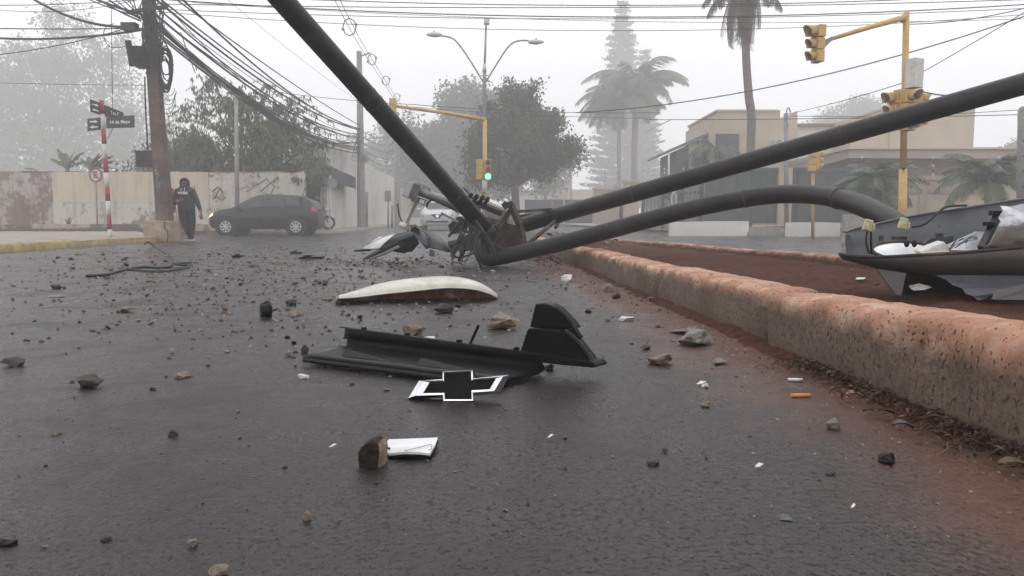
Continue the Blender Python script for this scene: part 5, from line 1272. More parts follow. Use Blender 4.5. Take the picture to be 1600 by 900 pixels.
mb = MB(); mb.bar(P(690,333,7.6), P(716,347,7.5), .022,.02); thing(mb, 'metal_strip', M['metal_grey'], 'grey rod pointing left over the white car bonnet', 'rod')
mb = MB(); mb.prism([P(700,352,7.6),P(716,338,7.6),P(728,343,7.6),P(722,362,7.6),P(704,366,7.6)], (.03,.12,0)); thing(mb, 'torn_casing', M['metal_brown'], 'torn brown casing left of the leaning pole foot', 'casing')
mb = MB(); mb.prism([P(712,376,7.5),P(735,366,7.5),P(752,372,7.5),P(750,392,7.4),P(716,392,7.4)], (.03,.22,0)); thing(mb, 'torn_casing', M['stone_dark'], 'dark crushed casing low in the heap under the wires', 'casing')
# smashed bumper with number plate
bp = empty('smashed_bumper', G(635,402), 'crumpled black car bumper with grey panels lying left of the wreck', 'bumper')
def sheet3(rows, name, mat, t_=.008):
    mb = MB(); mb.grid([[Vector(q) for q in r_] for r_ in rows], 0, True); o = mb.build(name, M[mat], bp); solid(o, t_); return o
sheet3([[P(563,389,8.0),P(600,370,8.0),P(645,360,8.0)],[P(567,391,7.9),P(603,374,7.9),P(647,363,7.9)],[P(592,389,7.7),P(615,376,7.75),P(650,366,7.8)],[P(597,397,7.6),P(622,384,7.7),P(652,372,7.75)]], 'top_cover', 'black_plastic')
sheet3([[P(565,389,7.88),P(580,379,7.9),P(592,370.5,7.93)],[P(580,389,7.75),P(594,378,7.78),P(606,369,7.85)],[P(592,388.3,7.66),P(604,377,7.68),P(617,365.5,7.72)]], 'number_plate', 'white_gloss', .006)
for k, ch in enumerate((0,1,2,3,4,5)):
    u = k/5; c = P(572,386,7.82).lerp(P(607,368.6,7.76), .12+.76*u); mb = MB(); mb.bar(c-V(.025,.03,-.006), c+V(.012,-.02,.018), .012,.006); mb.build('plate_mark', M['red_paint'], bp)
sheet3([[P(568,404,7.35),P(590,391,7.5),P(620,373,7.6),P(648,364,7.7)],[P(576,405,7.3),P(598,394,7.45),P(628,378,7.55),P(650,369,7.65)]], 'bumper_strip', 'black_plastic', .012)
sheet3([[P(574,405,7.3),P(596,396,7.4),P(622,383,7.5)],[P(579,405.5,7.28),P(601,398,7.38),P(626,387,7.48)]], 'bumper_strip', 'slate', .008)
sheet3([[P(598,388,7.7),P(622,372,7.7),P(645,364,7.7)],[P(612,390,7.68),P(630,380,7.66),P(652,370,7.66)],[P(630,395,7.65),P(644,393,7.62),P(655,380,7.62)]], 'inner_shell', 'black_dull', .008)
for k in range(4): MB().bar(P(594+k*5,388+k,7.5), P(625+k*3,391+k*1.5,7.5), .03,.012).build('rib', M['black_plastic'], bp)
sheet3([[P(646,362,7.6),P(656,359,7.6),P(664,362,7.6)],[P(650,370,7.45),P(660,366,7.45),P(670,372,7.45)],[P(659,381,7.4),P(666,380,7.38),P(672,384,7.4)],[P(666,389,7.4),P(669,388,7.38),P(671,388,7.4)]], 'grey_flap', 'lamp_grey')
sheet3([[P(660,360,7.6),P(672,362,7.6),P(690,372,7.6),P(704,388,7.6)],[P(670,368,7.5),P(678,374,7.5),P(690,382,7.45),P(704,392,7.45)],[P(668,386,7.4),P(676,388,7.4),P(690,391,7.4),P(702,394,7.4)]], 'fender_panel', 'slate')
mb = MB(); mb.box(P(675,396,7.4), (.05,.04,.06)); mb.build('clip', M['lamp_grey'], bp)
MB().bar(P(556,392,7.9), P(576,391,7.8), .05,.02).build('edge_trim', M['black_plastic'], bp)
sheet3([[P(700,378,7.8),P(725,372,7.9)],[P(700,390,7.7),P(728,384,7.8)]], 'side_trim', 'black_plastic')

# ================================================================ BROKEN LAMP HEAD ON THE MEDIAN
lh = empty('fallen_luminaire', G(1500,462,.10), 'big broken street lamp head lying open on the red soil median', 'street lamp')
X = [1312, 1330, 1370, 1430, 1500, 1570, 1650, 1740]
Ny = [397,400,402,399,395,389,382,376]; Ky = [401,408,419,427,431,433,434,434]; Fy = [364,358,349,336.5,326,315,304,294]
rows = []; inner = []
for i, x in enumerate(X):
    u = i/7; d0 = 2.95-.32*u
    wide = min(1, .25+.75*math.sin(min(1,u*2.4)*1.57))
    Np = P(x, Ny[i], d0); K = P(x+4, Ky[i], d0+.05*wide); Kb = P(x+8, Ky[i]-10*wide, d0+.30*wide); Fp = P(x+6, Fy[i], d0+.40*wide)
    rows.append([Np, Np.lerp(K,.5)+V(0,-.010*wide,0), K, K.lerp(Kb,.5)+V(0,0,-.012), Kb, Kb.lerp(Fp,.5)+V(0,.022*wide,0), Fp])
mb = MB(); 
cols = [catmull([r_[j] for r_ in rows], 4) for j in range(7)]
mb.grid([[cols[j][i] for j in range(7)] for i in range(len(cols[0]))])
o = mb.build('housing', [M['lamp_out'], M['lamp_grey']], lh)
m_ = o.modifiers.new('thickness','SOLIDIFY'); m_.thickness = .007; m_.offset = 0
for p_ in o.data.polygons: p_.material_index = 1 if (p_.index % 6) >= 2 else 0
for j, nm in ((0,'rim'),(6,'rim')):
    mb = MB(); mb.tube([q+V(0,0,.001) for q in cols[j]], .0065, 6); mb.build(nm, M['lamp_grey' if j else 'metal_brown'], lh)
mb = MB(); mb.tube([cols[k][0] for k in range(7)], .007, 6); mb.build('end_rim', M['stone_grey'], lh)
mb = MB(); rows = []
c = P(1414,392,2.97)
for i in range(7):
    r_ = i/6; rows.append([c+V(.125*r_*math.cos(k*.3142), .05*r_*math.sin(k*.3142), .050*r_*r_*0+.03*math.sin(k*.3142)*r_+.02*(1-r_*r_)) for k in range(20)])
mb.grid(rows,0,True,True); mb.build('reflector', M['white_gloss'], lh)
mb = MB(); mb.tube([c+V(.132*math.cos(k*.3142), .055*math.sin(k*.3142), .036*math.sin(k*.3142)) for k in range(21)], .008, 6, False); mb.build('gasket', M['metal_brown'], lh)
for dx in (-.01,.02): MB().ball(c+V(dx,-.03,.03), .012, 8, 0, (1,.6,1.3)).build('socket_hole', M['black_dull'], lh)
mb = MB(); mb.prism([P(1437,392,2.85),P(1476,377,2.87),P(1486,390,2.87),P(1484,396,2.85),P(1440,398,2.84)], (0,.05,.004)); o = mb.build('ballast', M['white_metal'], lh); bevel(o,.008)
mb = MB(); mb.prism([P(1468,390,2.98),P(1528,362,3.0),P(1545,362,3.0),P(1530,392,2.96)], (0,.02,0)); mb.build('baffle', M['silver'], lh)
mb = MB(); mb.prism([P(1432,388,3.05),P(1455,372,3.05),P(1490,368,3.05),P(1490,390,3.05)], (0,.02,0)); mb.build('baffle', M['lamp_grey'], lh)
for k in range(9):
    pts = [P(1482+random.uniform(0,10),385+random.uniform(-6,6),2.86), P(1495+random.uniform(-4,16),380+random.uniform(-10,6),2.86), P(1510+random.uniform(-4,18),372+random.uniform(-8,10),2.9)]
    MB().tube(catmull(pts,4), .0022, 5).build('lamp_wire', M['stone_dark' if k % 2 else 'silver'], lh)
mb = MB(); mb.bar(P(1533,388,2.86), P(1560,334,2.98), .024,.02); mb.box(P(1556,333,2.97),(.04,.03,.018)); mb.box(P(1545,350,2.93),(.03,.03,.016)); mb.build('hinge_bar', M['black_satin'], lh)
mb = MB(); rows = []   # crumpled bright glass / foil cover at the right
for i in range(11):
    row = []
    for j in range(9):
        q = P(1562+i*17-j*3.2, 322+j*8.3, 2.76+.03*j*.0+.012*i*0); q += V(0, nlift((i*.7,j*.9,2),.9,.035)-.04*math.sin(j/8*3.14), nlift((i,j,5),.8,.012)); row.append(q)
    rows.append(row)
mb.grid(rows); o = mb.build('glass_cover', [M['silver'], M['lens_glass']], lh)
for p_ in o.data.polygons: p_.material_index = 1 if p_.index % 8 >= 4 else 0
solid(o, .004)
for px, py, d in ((1357,355,2.86),(1412,352,3.02)):
    mb = MB(); c = P(px,py,d); rt_ = Matrix.Rotation(R(15),3,'Y'); mb.box(c,(.040,.025,.032),rt_); mb.box(c+V(0,-.002,.022),(.03,.02,.014),rt_); mb.box(c+V(-.012,-.016,0),(.008,.012,.026)); mb.box(c+V(.012,-.016,0),(.008,.012,.026)); o = mb.build('connector', M['connector'], lh); bevel(o,.004)
MB().tube(catmull([P(1355,362,2.86),P(1353,378,2.86),P(1358,396,2.88)],4), .0035, 6).build('lead', M['metal_brown'], lh); MB().tube(catmull([P(1361,362,2.86),P(1361,380,2.86),P(1362,397,2.88)],4), .004, 6).build('lead', M['black_dull'], lh)
MB().tube(catmull([P(1425,355,3.0),P(1445,350,3.0),P(1465,333,3.05),P(1480,323,3.1),P(1510,321,3.2)],5), .005, 6).build('lead', M['black_dull'], lh)
for px, py, d in ((1325,371,2.93),(1377,372,3.12),(1468,357,3.2),(1527,347,3.18)): MB().box(P(px,py,d-.02),(.014,.012,.022)).build('lug', M['slate'], lh)
MB().box(P(1405,372,3.05),(.055,.02,.014)).build('latch', M['metal_brown'], lh); MB().box(P(1467,368,3.08),(.024,.02,.018)).build('latch', M['metal_brown'], lh)
# shattered lower half under the housing
def lsheet(pts, mat, off, name):
    mb = MB(); mb.prism(pts, off); return mb.build(name, M[mat], lh)
lsheet([P(1370,420,2.86),P(1416,427,2.84),P(1408,462,2.80),P(1400,461,2.80)], 'lamp_out', (.01,.03,0), 'broken_side')
lsheet([P(1460,430,2.80),P(1600,431,2.72),P(1690,432,2.66),P(1690,455,2.60),P(1592,452,2.62),P(1570,459,2.62),P(1556,458,2.63),P(1540,467,2.65),P(1528,470,2.66),P(1521,463,2.67),P(1509,459,2.69),P(1503,450,2.71),P(1488,445,2.74),P(1478,437,2.77)], 'lamp_grey', (.02,.012,0), 'broken_side')
lsheet([P(1415,427,3.05),P(1640,430,3.0),P(1640,466,2.95),P(1410,462,3.0)], 'black_dull', (.0,.02,0), 'broken_base')
lsheet([P(1560,455,2.50),P(1640,436,2.5),P(1690,440,2.5),P(1690,470,2.45),P(1555,468,2.48)], 'lamp_out', (.0,.02,0), 'broken_shell')
lsheet([P(1424,449,2.75),P(1440,445,2.75),P(1456,449,2.75),P(1444,453,2.72),P(1428,454,2.72)], 'stone_grey', (0,.02,.004), 'torn_strip')

# ================================================================ FOREGROUND PIECES
# white curved lamp cover
wcv = empty('lamp_cover', G(650,476), 'long curved white enamel cover with rusty inside lying on the road', 'lamp cover')
xs = [530,560,600,650,700,740,765,777]
near = [(466,476),(464,474),(459,471),(454,468),(449.5,466.5),(452,464),(459,464),(465,465.5)]
topy = [463.5,453,442,434.5,432,438.5,451,463]
rows = []
for i, x in enumerate(xs):
    u = i/7; d0 = 3.72+.26*u; wd = .20*math.sin(math.pi*(.16+.76*u))+.015
    N_ = P(x, near[i][0], d0); T_ = P(x, topy[i], d0+wd*.62); B_ = P(x, near[i][1], d0+wd*.95); B_.z = max(.004, B_.z*.3+.003)
    rows.append([N_, N_.lerp(T_,.35)+V(0,-.004,.012), N_.lerp(T_,.72)+V(0,0,.008), T_, T_.lerp(B_,.5)+V(0,.03,.012), V(B_.x, B_.y+.02, B_.z)])
cols = [catmull([r_[j] for r_ in rows], 5) for j in range(6)]
sm_ = [[cols[j][i] for j in range(6)] for i in range(len(cols[0]))]
mb = MB(); mb.grid(sm_); o = mb.build('shell', M['white_metal'], wcv); solid(o, .004, 0)
mb = MB(); mb.grid([[q+V(0,.004,-.006) if j < 3 else q+V(0,-.010,-.006) for j, q in enumerate(r_)] for r_ in sm_]); mb.build('inner_lining', M['rust'], wcv)
mb = MB(); mb.tube(cols[0], .0045, 6); mb.build('rolled_rim', M['white_metal'], wcv)
q0 = rows[0]; mb = MB(); mb.prism([q0[0], q0[3], q0[5], V(q0[5].x, q0[0].y, .004)], (-.012,0,0)); mb.build('end_plate', M['stone_grey'], wcv)

# black grille tray
gr = empty('grille_fragment', G(660,600), 'broken black plastic grille tray with upright fin, behind the emblem', 'car part')
A_ = (V(-.600,2.10,.006), V(-.03,1.775,.004)); D_ = (V(-.545,2.36,.006), V(.085,1.955,.004))
def tray(u):
    fa = A_[0].lerp(A_[1],u); fd = D_[0].lerp(D_[1],u); hL = .066-.014*u
    nn = (fd-fa).normalized(); lift = .004+.02*(1-u)*0
    return [fa+V(0,0,.016), fa+nn*.006+V(0,0,.022), fa+nn*.05+V(0,0,.017), fa.lerp(fd,.42)+V(0,0,.009), fa.lerp(fd,.75)+V(0,0,.008), fd+V(0,0,.010)+nn*.012, fd+V(0,0,hL*.55)+nn*.012, fd+V(0,0,hL)+nn*-.010, fd+V(0,0,hL+.001)+nn*.006]
us = [i/24 for i in range(25)]; rows = [tray(u) for u in us]
for j in range(9):
    rows[0][j] += V(.015*math.sin(j*2.1), 0, 0); rows[-1][j] += V(.012*math.sin(j*1.7+1), 0, 0)
mb = MB(); mb.grid(rows); o = mb.build('tray', M['black_plastic'], gr); solid(o, .004)
mb = MB(); mb.grid([[r_[0]+V(0,0,.0), r_[0]+V(.0,-.004,-.014)] for r_ in rows]); o = mb.build('front_lip', M['black_satin'], gr); solid(o, .003)
for u0, u1 in ((.17,.42),(.58,.82)):
    mb = MB(); p0 = A_[0].lerp(A_[1],u0); p1 = A_[0].lerp(A_[1],u1); nn = (D_[0]-A_[0]).normalized()
    mb.add([p0+nn*.055+V(0,0,.020), p0+nn*.095+V(0,0,.034), p0+nn*.115+V(0,0,.018), p1+nn*.072+V(0,0,.018), p1+nn*.08+V(0,0,.020)], [(0,1,4,3),(1,2,3,4),(0,2,1)]); mb.build('vent', M['black_plastic'], gr)
mb = MB(); mb.bar(P(733,541,2.10), P(748,508,2.10), .010,.008); mb.build('rod', M['black_plastic'], gr)
for k, u in enumerate((.12,.36,.62,.88)):
    q = tray(u)[8]; MB().box(q+V(0,0,.003),(.016,.012,.010)).build('clip', M['black_plastic'], gr)
MB().box(P(538,536,2.34),(.02,.02,.022)).build('screw_boss', M['stone_grey'], gr)
# fin at the right end: two stacked curved blades
def blade(pts, d0, d1, th, name, mat):
    mb = MB(); fr_ = [P(x, y, d0+(d1-d0)*((x-812)/118)) for x, y in pts]; n_ = len(fr_)
    bk = [q+V(th*.75, th, .0) for q in fr_]; mb.add(fr_+bk, [list(range(n_)), list(range(2*n_-1,n_-1,-1))]+[(i,i+n_,(i+1)%n_+n_,(i+1)%n_) for i in range(n_)])
    o = mb.build(name, M[mat], gr); bevel(o,.004); return o
blade([(836,474.5),(848,474),(858,476),(868,482),(880,494),(890,505),(896,514),(870,514.5),(827,511)], 2.0, 1.93, .035, 'fin_upper', 'black_plastic')
blade([(824,513.5),(850,514),(884,516.5),(893,524),(906,540),(920,558),(925,566),(880,562),(812,549)], 1.97, 1.90, .030, 'fin_lower', 'black_plastic')
blade([(812,549),(870,557),(925,565),(931,572),(929,575),(880,571),(840,566)], 1.955, 1.885, .05, 'fin_foot', 'black_plastic')
mb = MB(); mb.tube(catmull([P(868,480,1.97),P(884,494,1.96),P(897,512,1.95),P(908,528,1.94)],5), .007, 8); mb.build('edge_bead', M['black_satin'], gr)
mb = MB(); mb.tube(catmull([P(882,516,1.93),P(902,534,1.92),P(918,554,1.91),P(928,570,1.90)],5), .007, 8); mb.build('edge_bead', M['black_satin'], gr)
# emblem
em = empty('car_emblem', G(716,632), 'chrome-edged black bow-tie car emblem standing in front of the grille tray', 'emblem')
out = [(690,579.5),(741,577.5),(742,590.5),(796,585.5),(780,613),(741,616),(742,628),(691,628.5),(690,619.5),(637,622),(654,594.5),(690,592)]
inn = [(693.5,583),(736,581),(736.5,594.5),(775,591.5),(765,608.5),(736.5,610),(737,624),(695,624),(694.5,614),(661,614.5),(671,597.5),(693.5,596)]
def EP(x, y, back=0.0):
    t_ = (629-y)/50; return P(x, y, 1.655+.018*t_+(x-716)*-.00010) + V(0, back, -back*.25)
mb = MB(); n_ = 12
fo = [EP(x,y,.009) for x,y in out]; fi = [EP(x,y,0) for x,y in inn]; mid = [EP((a+c)/2,(b_+d)/2,-.0015) for (a,b_),(c,d) in zip(out,inn)]; bk = [EP(x,y,.020)+V(0,0,-.003) for x,y in out]; ib = [EP(x,y,.004) for x,y in inn]
mb.grid([bk,fo,mid,fi,ib],0,False,True); mb.f.append(list(range(n_))); mb.m.append(0); mb.s.append(False); mb.build('frame', M['chrome'], em)
mb = MB(); mb.add(ib, [list(range(n_))]); o = mb.build('insert', M['black_plastic'], em)
mb = MB(); lo = [(637,622.5),(690,620),(691,629),(742,628.5),(741,616.5),(780,613.5),(770,617.5),(745,619),(743,632),(691,632),(690,624),(640,624.5)]
mb.prism([EP(742,628.5,.004),EP(691,629,.004),EP(692,633,.024),EP(743,632.5,.024)], (0,.002,-.001)); mb.build('lower_edge', M['metal_grey'], em)
# white shard and its stone
sh = empty('mirror_shard', G(642,700), 'flat white shard of trim lying beside the dark broken stone', 'shard')
q = [G(607,689,.008),G(684,686,.012),G(680,697,.010),G(672,711,.008),G(655,709,.010),G(635,708,.011),G(608,711,.006),G(600,703,.006)]
MB().prism([v+V(0,0,.003) for v in q], (0,0,-.004)).build('face', M['white_gloss'], sh)
c_ = sum((v for v in q), V(0,0,0))/8
MB().prism([c_+(v-c_)*1.03 - V(0,.002,.002) for v in q], (0,0,-.004)).build('backing', M['black_plastic'], sh)
mb = MB(); mb.bar(G(597,700,.014), G(610,700.5,.014), .003,.004); mb.build('clip', M['chrome'], sh)
mb = MB(); mb.tube(catmull([G(632,704,.0135),G(655,699,.0145),G(673,694,.0150),G(674,701,.014),G(669,703,.014)],4), .0005, 4); mb.build('scratch', M['stone_dark'], sh)
# ================================================================ RUBBLE
random.seed(11)
def rock_mesh(n=16, sq=(1,1,.7), seed=0, sub=True, flat=.6):
    rnd = random.Random(seed); bm = bmesh.new()
    for i in range(n):
        d = V(rnd.gauss(0,1), rnd.gauss(0,1), rnd.gauss(0,1)).normalized()*rnd.uniform(.42,.55)
        bm.verts.new((d.x*sq[0], d.y*sq[1], max(-.30, d.z)*sq[2]))
    r_ = bmesh.ops.convex_hull(bm, input=bm.verts[:])
    bmesh.ops.delete(bm, geom=[g for g in r_['geom_interior'] if isinstance(g, bmesh.types.BMVert)], context='VERTS')
    if sub:
        bmesh.ops.subdivide_edges(bm, edges=bm.edges[:], cuts=4, use_grid_fill=True)
        for v in bm.verts: v.co += v.co.normalized()*(noise.fractal(v.co*3.2+V(seed,0,0),1,2,5)*.085 - .05*max(0, noise.noise(v.co*7+V(seed,4,0))))
    bmesh.ops.triangulate(bm, faces=bm.faces[:])
    mz = min(v.co.z for v in bm.verts)
    for v in bm.verts: v.co.z -= mz
    me = bpy.data.meshes.new('stone'); bm.to_mesh(me); bm.free(); return me
def place_rock(name, px, py, wpx, hpx, mat, label, cat, group=None, seed=0, rz=None, yaw=1.0, n=16):
    g = G(px, py); wd = wpx*g.y/F; ht = hpx*g.y/F
    me = rock_mesh(n, (1,yaw,1), seed); me.materials.append(M[mat])
    dm = max(v.co.z for v in me.vertices); wm = max(v.co.x for v in me.vertices)-min(v.co.x for v in me.vertices)
    o = bpy.data.objects.new(name, me); col.objects.link(o); o.location = (g.x, g.y+wd*.4*yaw, -.002)
    o.scale = (wd/wm, wd/wm, ht/dm); o.rotation_euler = (0,0,rz if rz is not None else 0.0)
    return tag(o, label, cat, group)
bigs = [
 (783,515,50,27,'stone','squared brown stone with broken face behind the grille tray'),(691,490,34,17,'stone_dark','dark brown stone just below the white curved cover'),
 (646,526,36,20,'stone','rough tan stone on the left behind the grille tray'),(668,533,26,7,'chip_white','pale flat chip in front of the rough tan stone'),
 (1093,542,60,28,'stone_grey','large grey concrete chunk by the kerb beside a plastic scrap'),(1034,570,38,18,'stone','knobbly yellowish stone right of the grille fin'),
 (1128,571,24,11,'stone_grey','grey egg-shaped pebble below the large concrete chunk'),(1103,606,12,8,'chip_white','white chip of a pair on the soil edge'),
 (888,440,18,12,'chip_white','pale stone at the end of the dirt band near the kerb'),(953,457,20,14,'stone_grey','grey crumbled lump by the kerb base'),(964,467,14,10,'stone_dark','dark stone just in front of the grey lump by the kerb'),
 (980,502,28,8,'chip_white','white flat chip with dark lump by the dirt band'),
 (130,607,44,20,'stone_dark','splintered dark chunk with pale crest on the left road'),(14,574,34,15,'stone_dark','dark flat chunk at the left edge'),(6,855,26,13,'black_dull','black sliver at the lower left edge'),
 (337,902,34,18,'stone','tan stone cut by the bottom edge'),(298,855,18,14,'stone','small tan stone at lower left, right of the pair'),(68,856,15,7,'stone','small flat tan chip at lower left'),(163,847,18,9,'stone_dark','small brown chip at lower left'),
 (479,813,13,16,'stone','small upright tan stone at lower centre'),(266,683,20,13,'stone_dark','small dark leafy lump on the left road'),(1396,727,32,20,'black_dull','black lump by the soil edge at lower right'),
 (1305,672,24,20,'stone_grey','pale grey lump by the leaf litter'),(1022,728,22,9,'stone_dark','small dark chip on the lower right road'),(1230,815,28,9,'slate','grey-green flat shard at the lower right'),
 (1300,742,16,8,'stone_dark','small dark stone right of centre below the soil edge'),(1104,636,14,11,'stone','small stone right of the grille fin foot'),
 (283,591,26,10,'stone','tan crumb cluster on the left road'),(348,488,13,15,'stone','upright tan stone left of the black cylinder'),(455,477,20,10,'stone_dark','brown stone right of the black cylinder'),(460,494,22,10,'stone','tan stone right of the black cylinder'),
 (195,488,24,9,'stone','tan flat stone on the left road'),(475,552,14,14,'stone_dark','dark stone left of the grille tray'),(472,592,18,8,'chip_white','pale chip left of the grille tray lip'),(83,452,16,8,'stone_dark','dark stone near the left edge beyond the pale chip'),(84,465,28,5,'stone_grey','pale flat chip near the left edge'),
 (859,579,16,12,'stone_dark','dark stone under the grille fin'),(770,413,18,9,'stone_dark','dark stone right of the kinked pole foot'),
]
for i, (px,py,wp,hp,mt,lab) in enumerate(bigs):
    place_rock('stone' if 'chip' not in lab and 'sliver' not in lab and 'shard' not in lab else 'chip', px, py, wp, hp, mt, lab, 'stone' if 'chip' not in lab and 'shard' not in lab and 'sliver' not in lab else 'chip', None, i*13+3, random.uniform(-.3,.3), random.uniform(.7,1.0), 15)
# half-round stone with a pale broken face, left of the shard
g = G(577,731); st_ = empty('broken_stone', g, 'dark rounded stone with pale broken face, standing left of the white shard', 'stone')
prof = [(-.0205,0),(-.023,.012),(-.0215,.026),(-.015,.037),(-.004,.044),(.008,.047),(.0165,.0455)]
bm = bmesh.new(); lay = []
for k in range(9):
    v_ = k/8; lay.append([bm.verts.new((x*(1-.12*abs(v_-.5)), .002+.034*v_, z*(1-.10*(2*v_-1)**2))) for x, z in prof+[(.0185,.030),(.0175,.014),(.0165,0)]])
for k in range(8):
    for m2 in range(9): bm.faces.new((lay[k][m2], lay[k][m2+1], lay[k+1][m2+1], lay[k+1][m2])).material_index = 1 if m2 >= 6 else 0
bm.faces.new(lay[0]); bm.faces.new(lay[-1][::-1]); bmesh.ops.triangulate(bm, faces=[f for f in bm.faces if len(f.verts) > 4])
bmesh.ops.subdivide_edges(bm, edges=bm.edges[:], cuts=2, use_grid_fill=True)
for v in bm.verts:
    if v.co.z > .001: v.co += V(noise.noise(v.co*70), noise.noise(v.co*70+V(5,0,0)), noise.noise(v.co*70+V(0,5,0)))*.0016 + V(1,0,0)*noise.noise(v.co*160)*.0012
bmesh.ops.recalc_face_normals(bm, faces=bm.faces[:])
me = bpy.data.meshes.new('stone_body'); bm.to_mesh(me); bm.free(); me.materials.append(M['stone_black']); me.materials.append(M['stone'])
o = bpy.data.objects.new('stone_body', me); col.objects.link(o); o.parent = st_; o.rotation_euler = (0,0,R(-14))
# black cylinder with bracket
bc = empty('black_cylinder', G(418,496), 'small black cylinder with a bracket lying on the left road', 'car part')
g = G(414,497); d_ = g.y; MB().tube([P(407,486,d_), P(424,486,d_+.02)], [.0285,.0285], 16).build('body', M['black_plastic'], bc)
MB().bar(P(424,486,d_+.02), P(434,483,d_+.02), .02,.008).build('bracket', M['black_dull'], bc); MB().cyl(P(420,479,d_+.01),P(420,475,d_+.01),.010,.010,8).build('nipple', M['black_dull'], bc)
# black slab pieces
for x0,x1,y,lab in ((470,505,405,'long black plastic slab on the road left of the smashed bumper'),(455,470,397,'short black strip behind the long black slab'),(365,378,403,'small black strip on the far left road')):
    mb = MB(); a = G(x0,y); b_ = G(x1,y); mb.bar(a+V(0,0,.018), b_+V(0,0,.02), .12, .026); mb.bar(a+V(.04,.01,.035), a.lerp(b_,.45)+V(0,0,.04), .06, .02); thing(mb, 'plastic_slab', M['black_plastic'], lab, 'car part')
# cigarette ends, plastic scraps
mb = MB(); a = G(1231,596); b_ = G(1254,597); mb.tube([a+V(0,0,.005), b_+V(0,0,.006)], .0042, 10); thing(mb, 'cigarette_end', M['white_gloss'], 'white cigarette end by the leaf litter', 'cigarette')
mb = MB(); a = G(1236,621); b_ = G(1266,621); mb.tube([a+V(0,0,.005), b_+V(0,0,.005)], .0045, 10); thing(mb, 'cigarette_end', M['orange'], 'orange cigarette filter by the leaf litter', 'cigarette')
mb = MB(); mb.prism([G(1045,517,.006),G(1075,513,.006),G(1090,509,.012),G(1086,517,.02),G(1060,518,.012)], (0,0,.003)); thing(mb, 'plastic_scrap', M['lens_glass'], 'translucent plastic scrap behind the large concrete chunk', 'scrap')
for x,y,w_,lab in ((1186,731,14,'white scrap on the lower right road'),(1096,601,16,'white elongated scrap on the soil edge'),(860,685,10,'white crumb below the emblem'),(520,700,12,'pale splinter left of the dark standing stone'),(1333,795,8,'white crumb at the lower right'),(1345,437,16,'white scrap on the red soil of the median')):
    z = .12 if 'median' in lab else .003
    a = G(x-w_/2,y,z); b_ = G(x+w_/2,y-2,z); mb = MB(); mid_ = a.lerp(b_,.45); wv = V(0,(b_-a).length*.28,0); mb.prism([a+V(0,0,.001), mid_-wv+V(0,0,.002), b_+V(0,0,.004), mid_+wv*1.2+V(.002,0,.005)], (0,0,.0012)); thing(mb, 'scrap', M['chip_white'], lab, 'scrap')
# scattered rubble: singly countable pieces share a handful of meshes
variants = []
for k in range(14):
    me = rock_mesh(11, (1,random.uniform(.5,1),random.uniform(.5,.9)), 900+k, False); me.materials.append(M[('stone','stone_dark','stone_dark','stone_grey','black_dull','stone_dark','stone')[k % 7]]); variants.append(me)
def rub(px, py, wpx, grp, lab, z=0):
    g = G(px, py, z); wd = wpx*g.y/F
    if g.x > kx(g.y)-wd and z == 0: return
    o = bpy.data.objects.new('rubble', random.choice(variants)); col.objects.link(o)
    o.location = g; o.rotation_euler = (random.uniform(-.2,.2), random.uniform(-.2,.2), random.uniform(0,6.28)); o.scale = (wd, wd, wd*random.uniform(.5,.9))
    tag(o, lab, 'rubble', grp)
for i in range(150):
    py = 398+abs(random.gauss(0,62)); px = random.gauss(400,240)
    if px < -5 or px > 900: px = random.uniform(100,800)
    rub(px, py, random.uniform(6,14), 'rubble on the crossing', 'small piece of rubble strewn over the wet asphalt left of the kerb')
for i in range(46):
    px = random.uniform(0,1250); py = 520+abs(random.gauss(0,150))
    if py > 890: py = random.uniform(560,880)
    rub(px, py, random.uniform(6,13), 'rubble in the foreground', 'small crumb of rubble on the near asphalt')
for i in range(60):
    y_ = random.uniform(2.3,8.5); x_ = kx(y_)-abs(random.gauss(0,.22))-.03
    o = bpy.data.objects.new('rubble', random.choice(variants)); col.objects.link(o); wd = random.uniform(.012,.045)
    o.location = (x_, y_, 0); o.rotation_euler = (0,0,random.uniform(0,6.28)); o.scale = (wd,wd,wd*.7); tag(o, 'small piece of rubble lying in the soil band along the kerb', 'rubble', 'rubble along the kerb')
# uncountable grit
def grit(n, fn, name, label, mats, smin, smax):
    mb = MB()
    for i in range(n):
        x, y = fn(); sz = random.uniform(smin,smax)*(.6+.12*y); z = 0
        if x > kx(y)-.01: continue
        a = random.uniform(0,6.28); mi = random.randrange(len(mats))
        q = V(x,y,z); ca_, sa_ = math.cos(a)*sz, math.sin(a)*sz; h = sz*random.uniform(.5,1.1)
        vs = [q+V(ca_,sa_,0), q+V(-sa_*.7,ca_*.7,0), q+V(-ca_*.9,-sa_*.9,0), q+V(sa_*.6,-ca_*.6,0), q+V(ca_*.3,sa_*.2,h), q+V(-ca_*.4,sa_*.3,h*.8)]
        mb.add(vs, [(0,1,4),(1,5,4),(1,2,5),(2,3,5),(3,4,5),(3,0,4)], mi)
    o = mb.build(name, [M[k] for k in mats]); tag(o, label, 'grit', None, 'stuff')
def f1():
    while True:
        g = G(random.gauss(450,250), 387+abs(random.gauss(0,58)))
        if g.y < 14: return g.x, g.y
def f2():
    y = random.uniform(1,10); return kx(y)-abs(random.gauss(0,.2)), y
def f3():
    y = .9+random.random()**1.5*9; return random.uniform(-.75*y-.2, kx(y)), y
grit(3000, f1, 'grit', 'fine grit and splinters spread round the wreck', ['stone_dark','stone_dark','stone','black_dull','stone_grey'], .003, .013)
grit(1500, f2, 'grit', 'fine crumbs in the soil band along the kerb', ['stone','stone_dark','brick','stone_grey'], .002, .007)
grit(1500, f3, 'grit', 'sparse fine grit over the near asphalt', ['stone_dark','stone','black_dull','stone_grey','stone_dark'], .0012, .004)
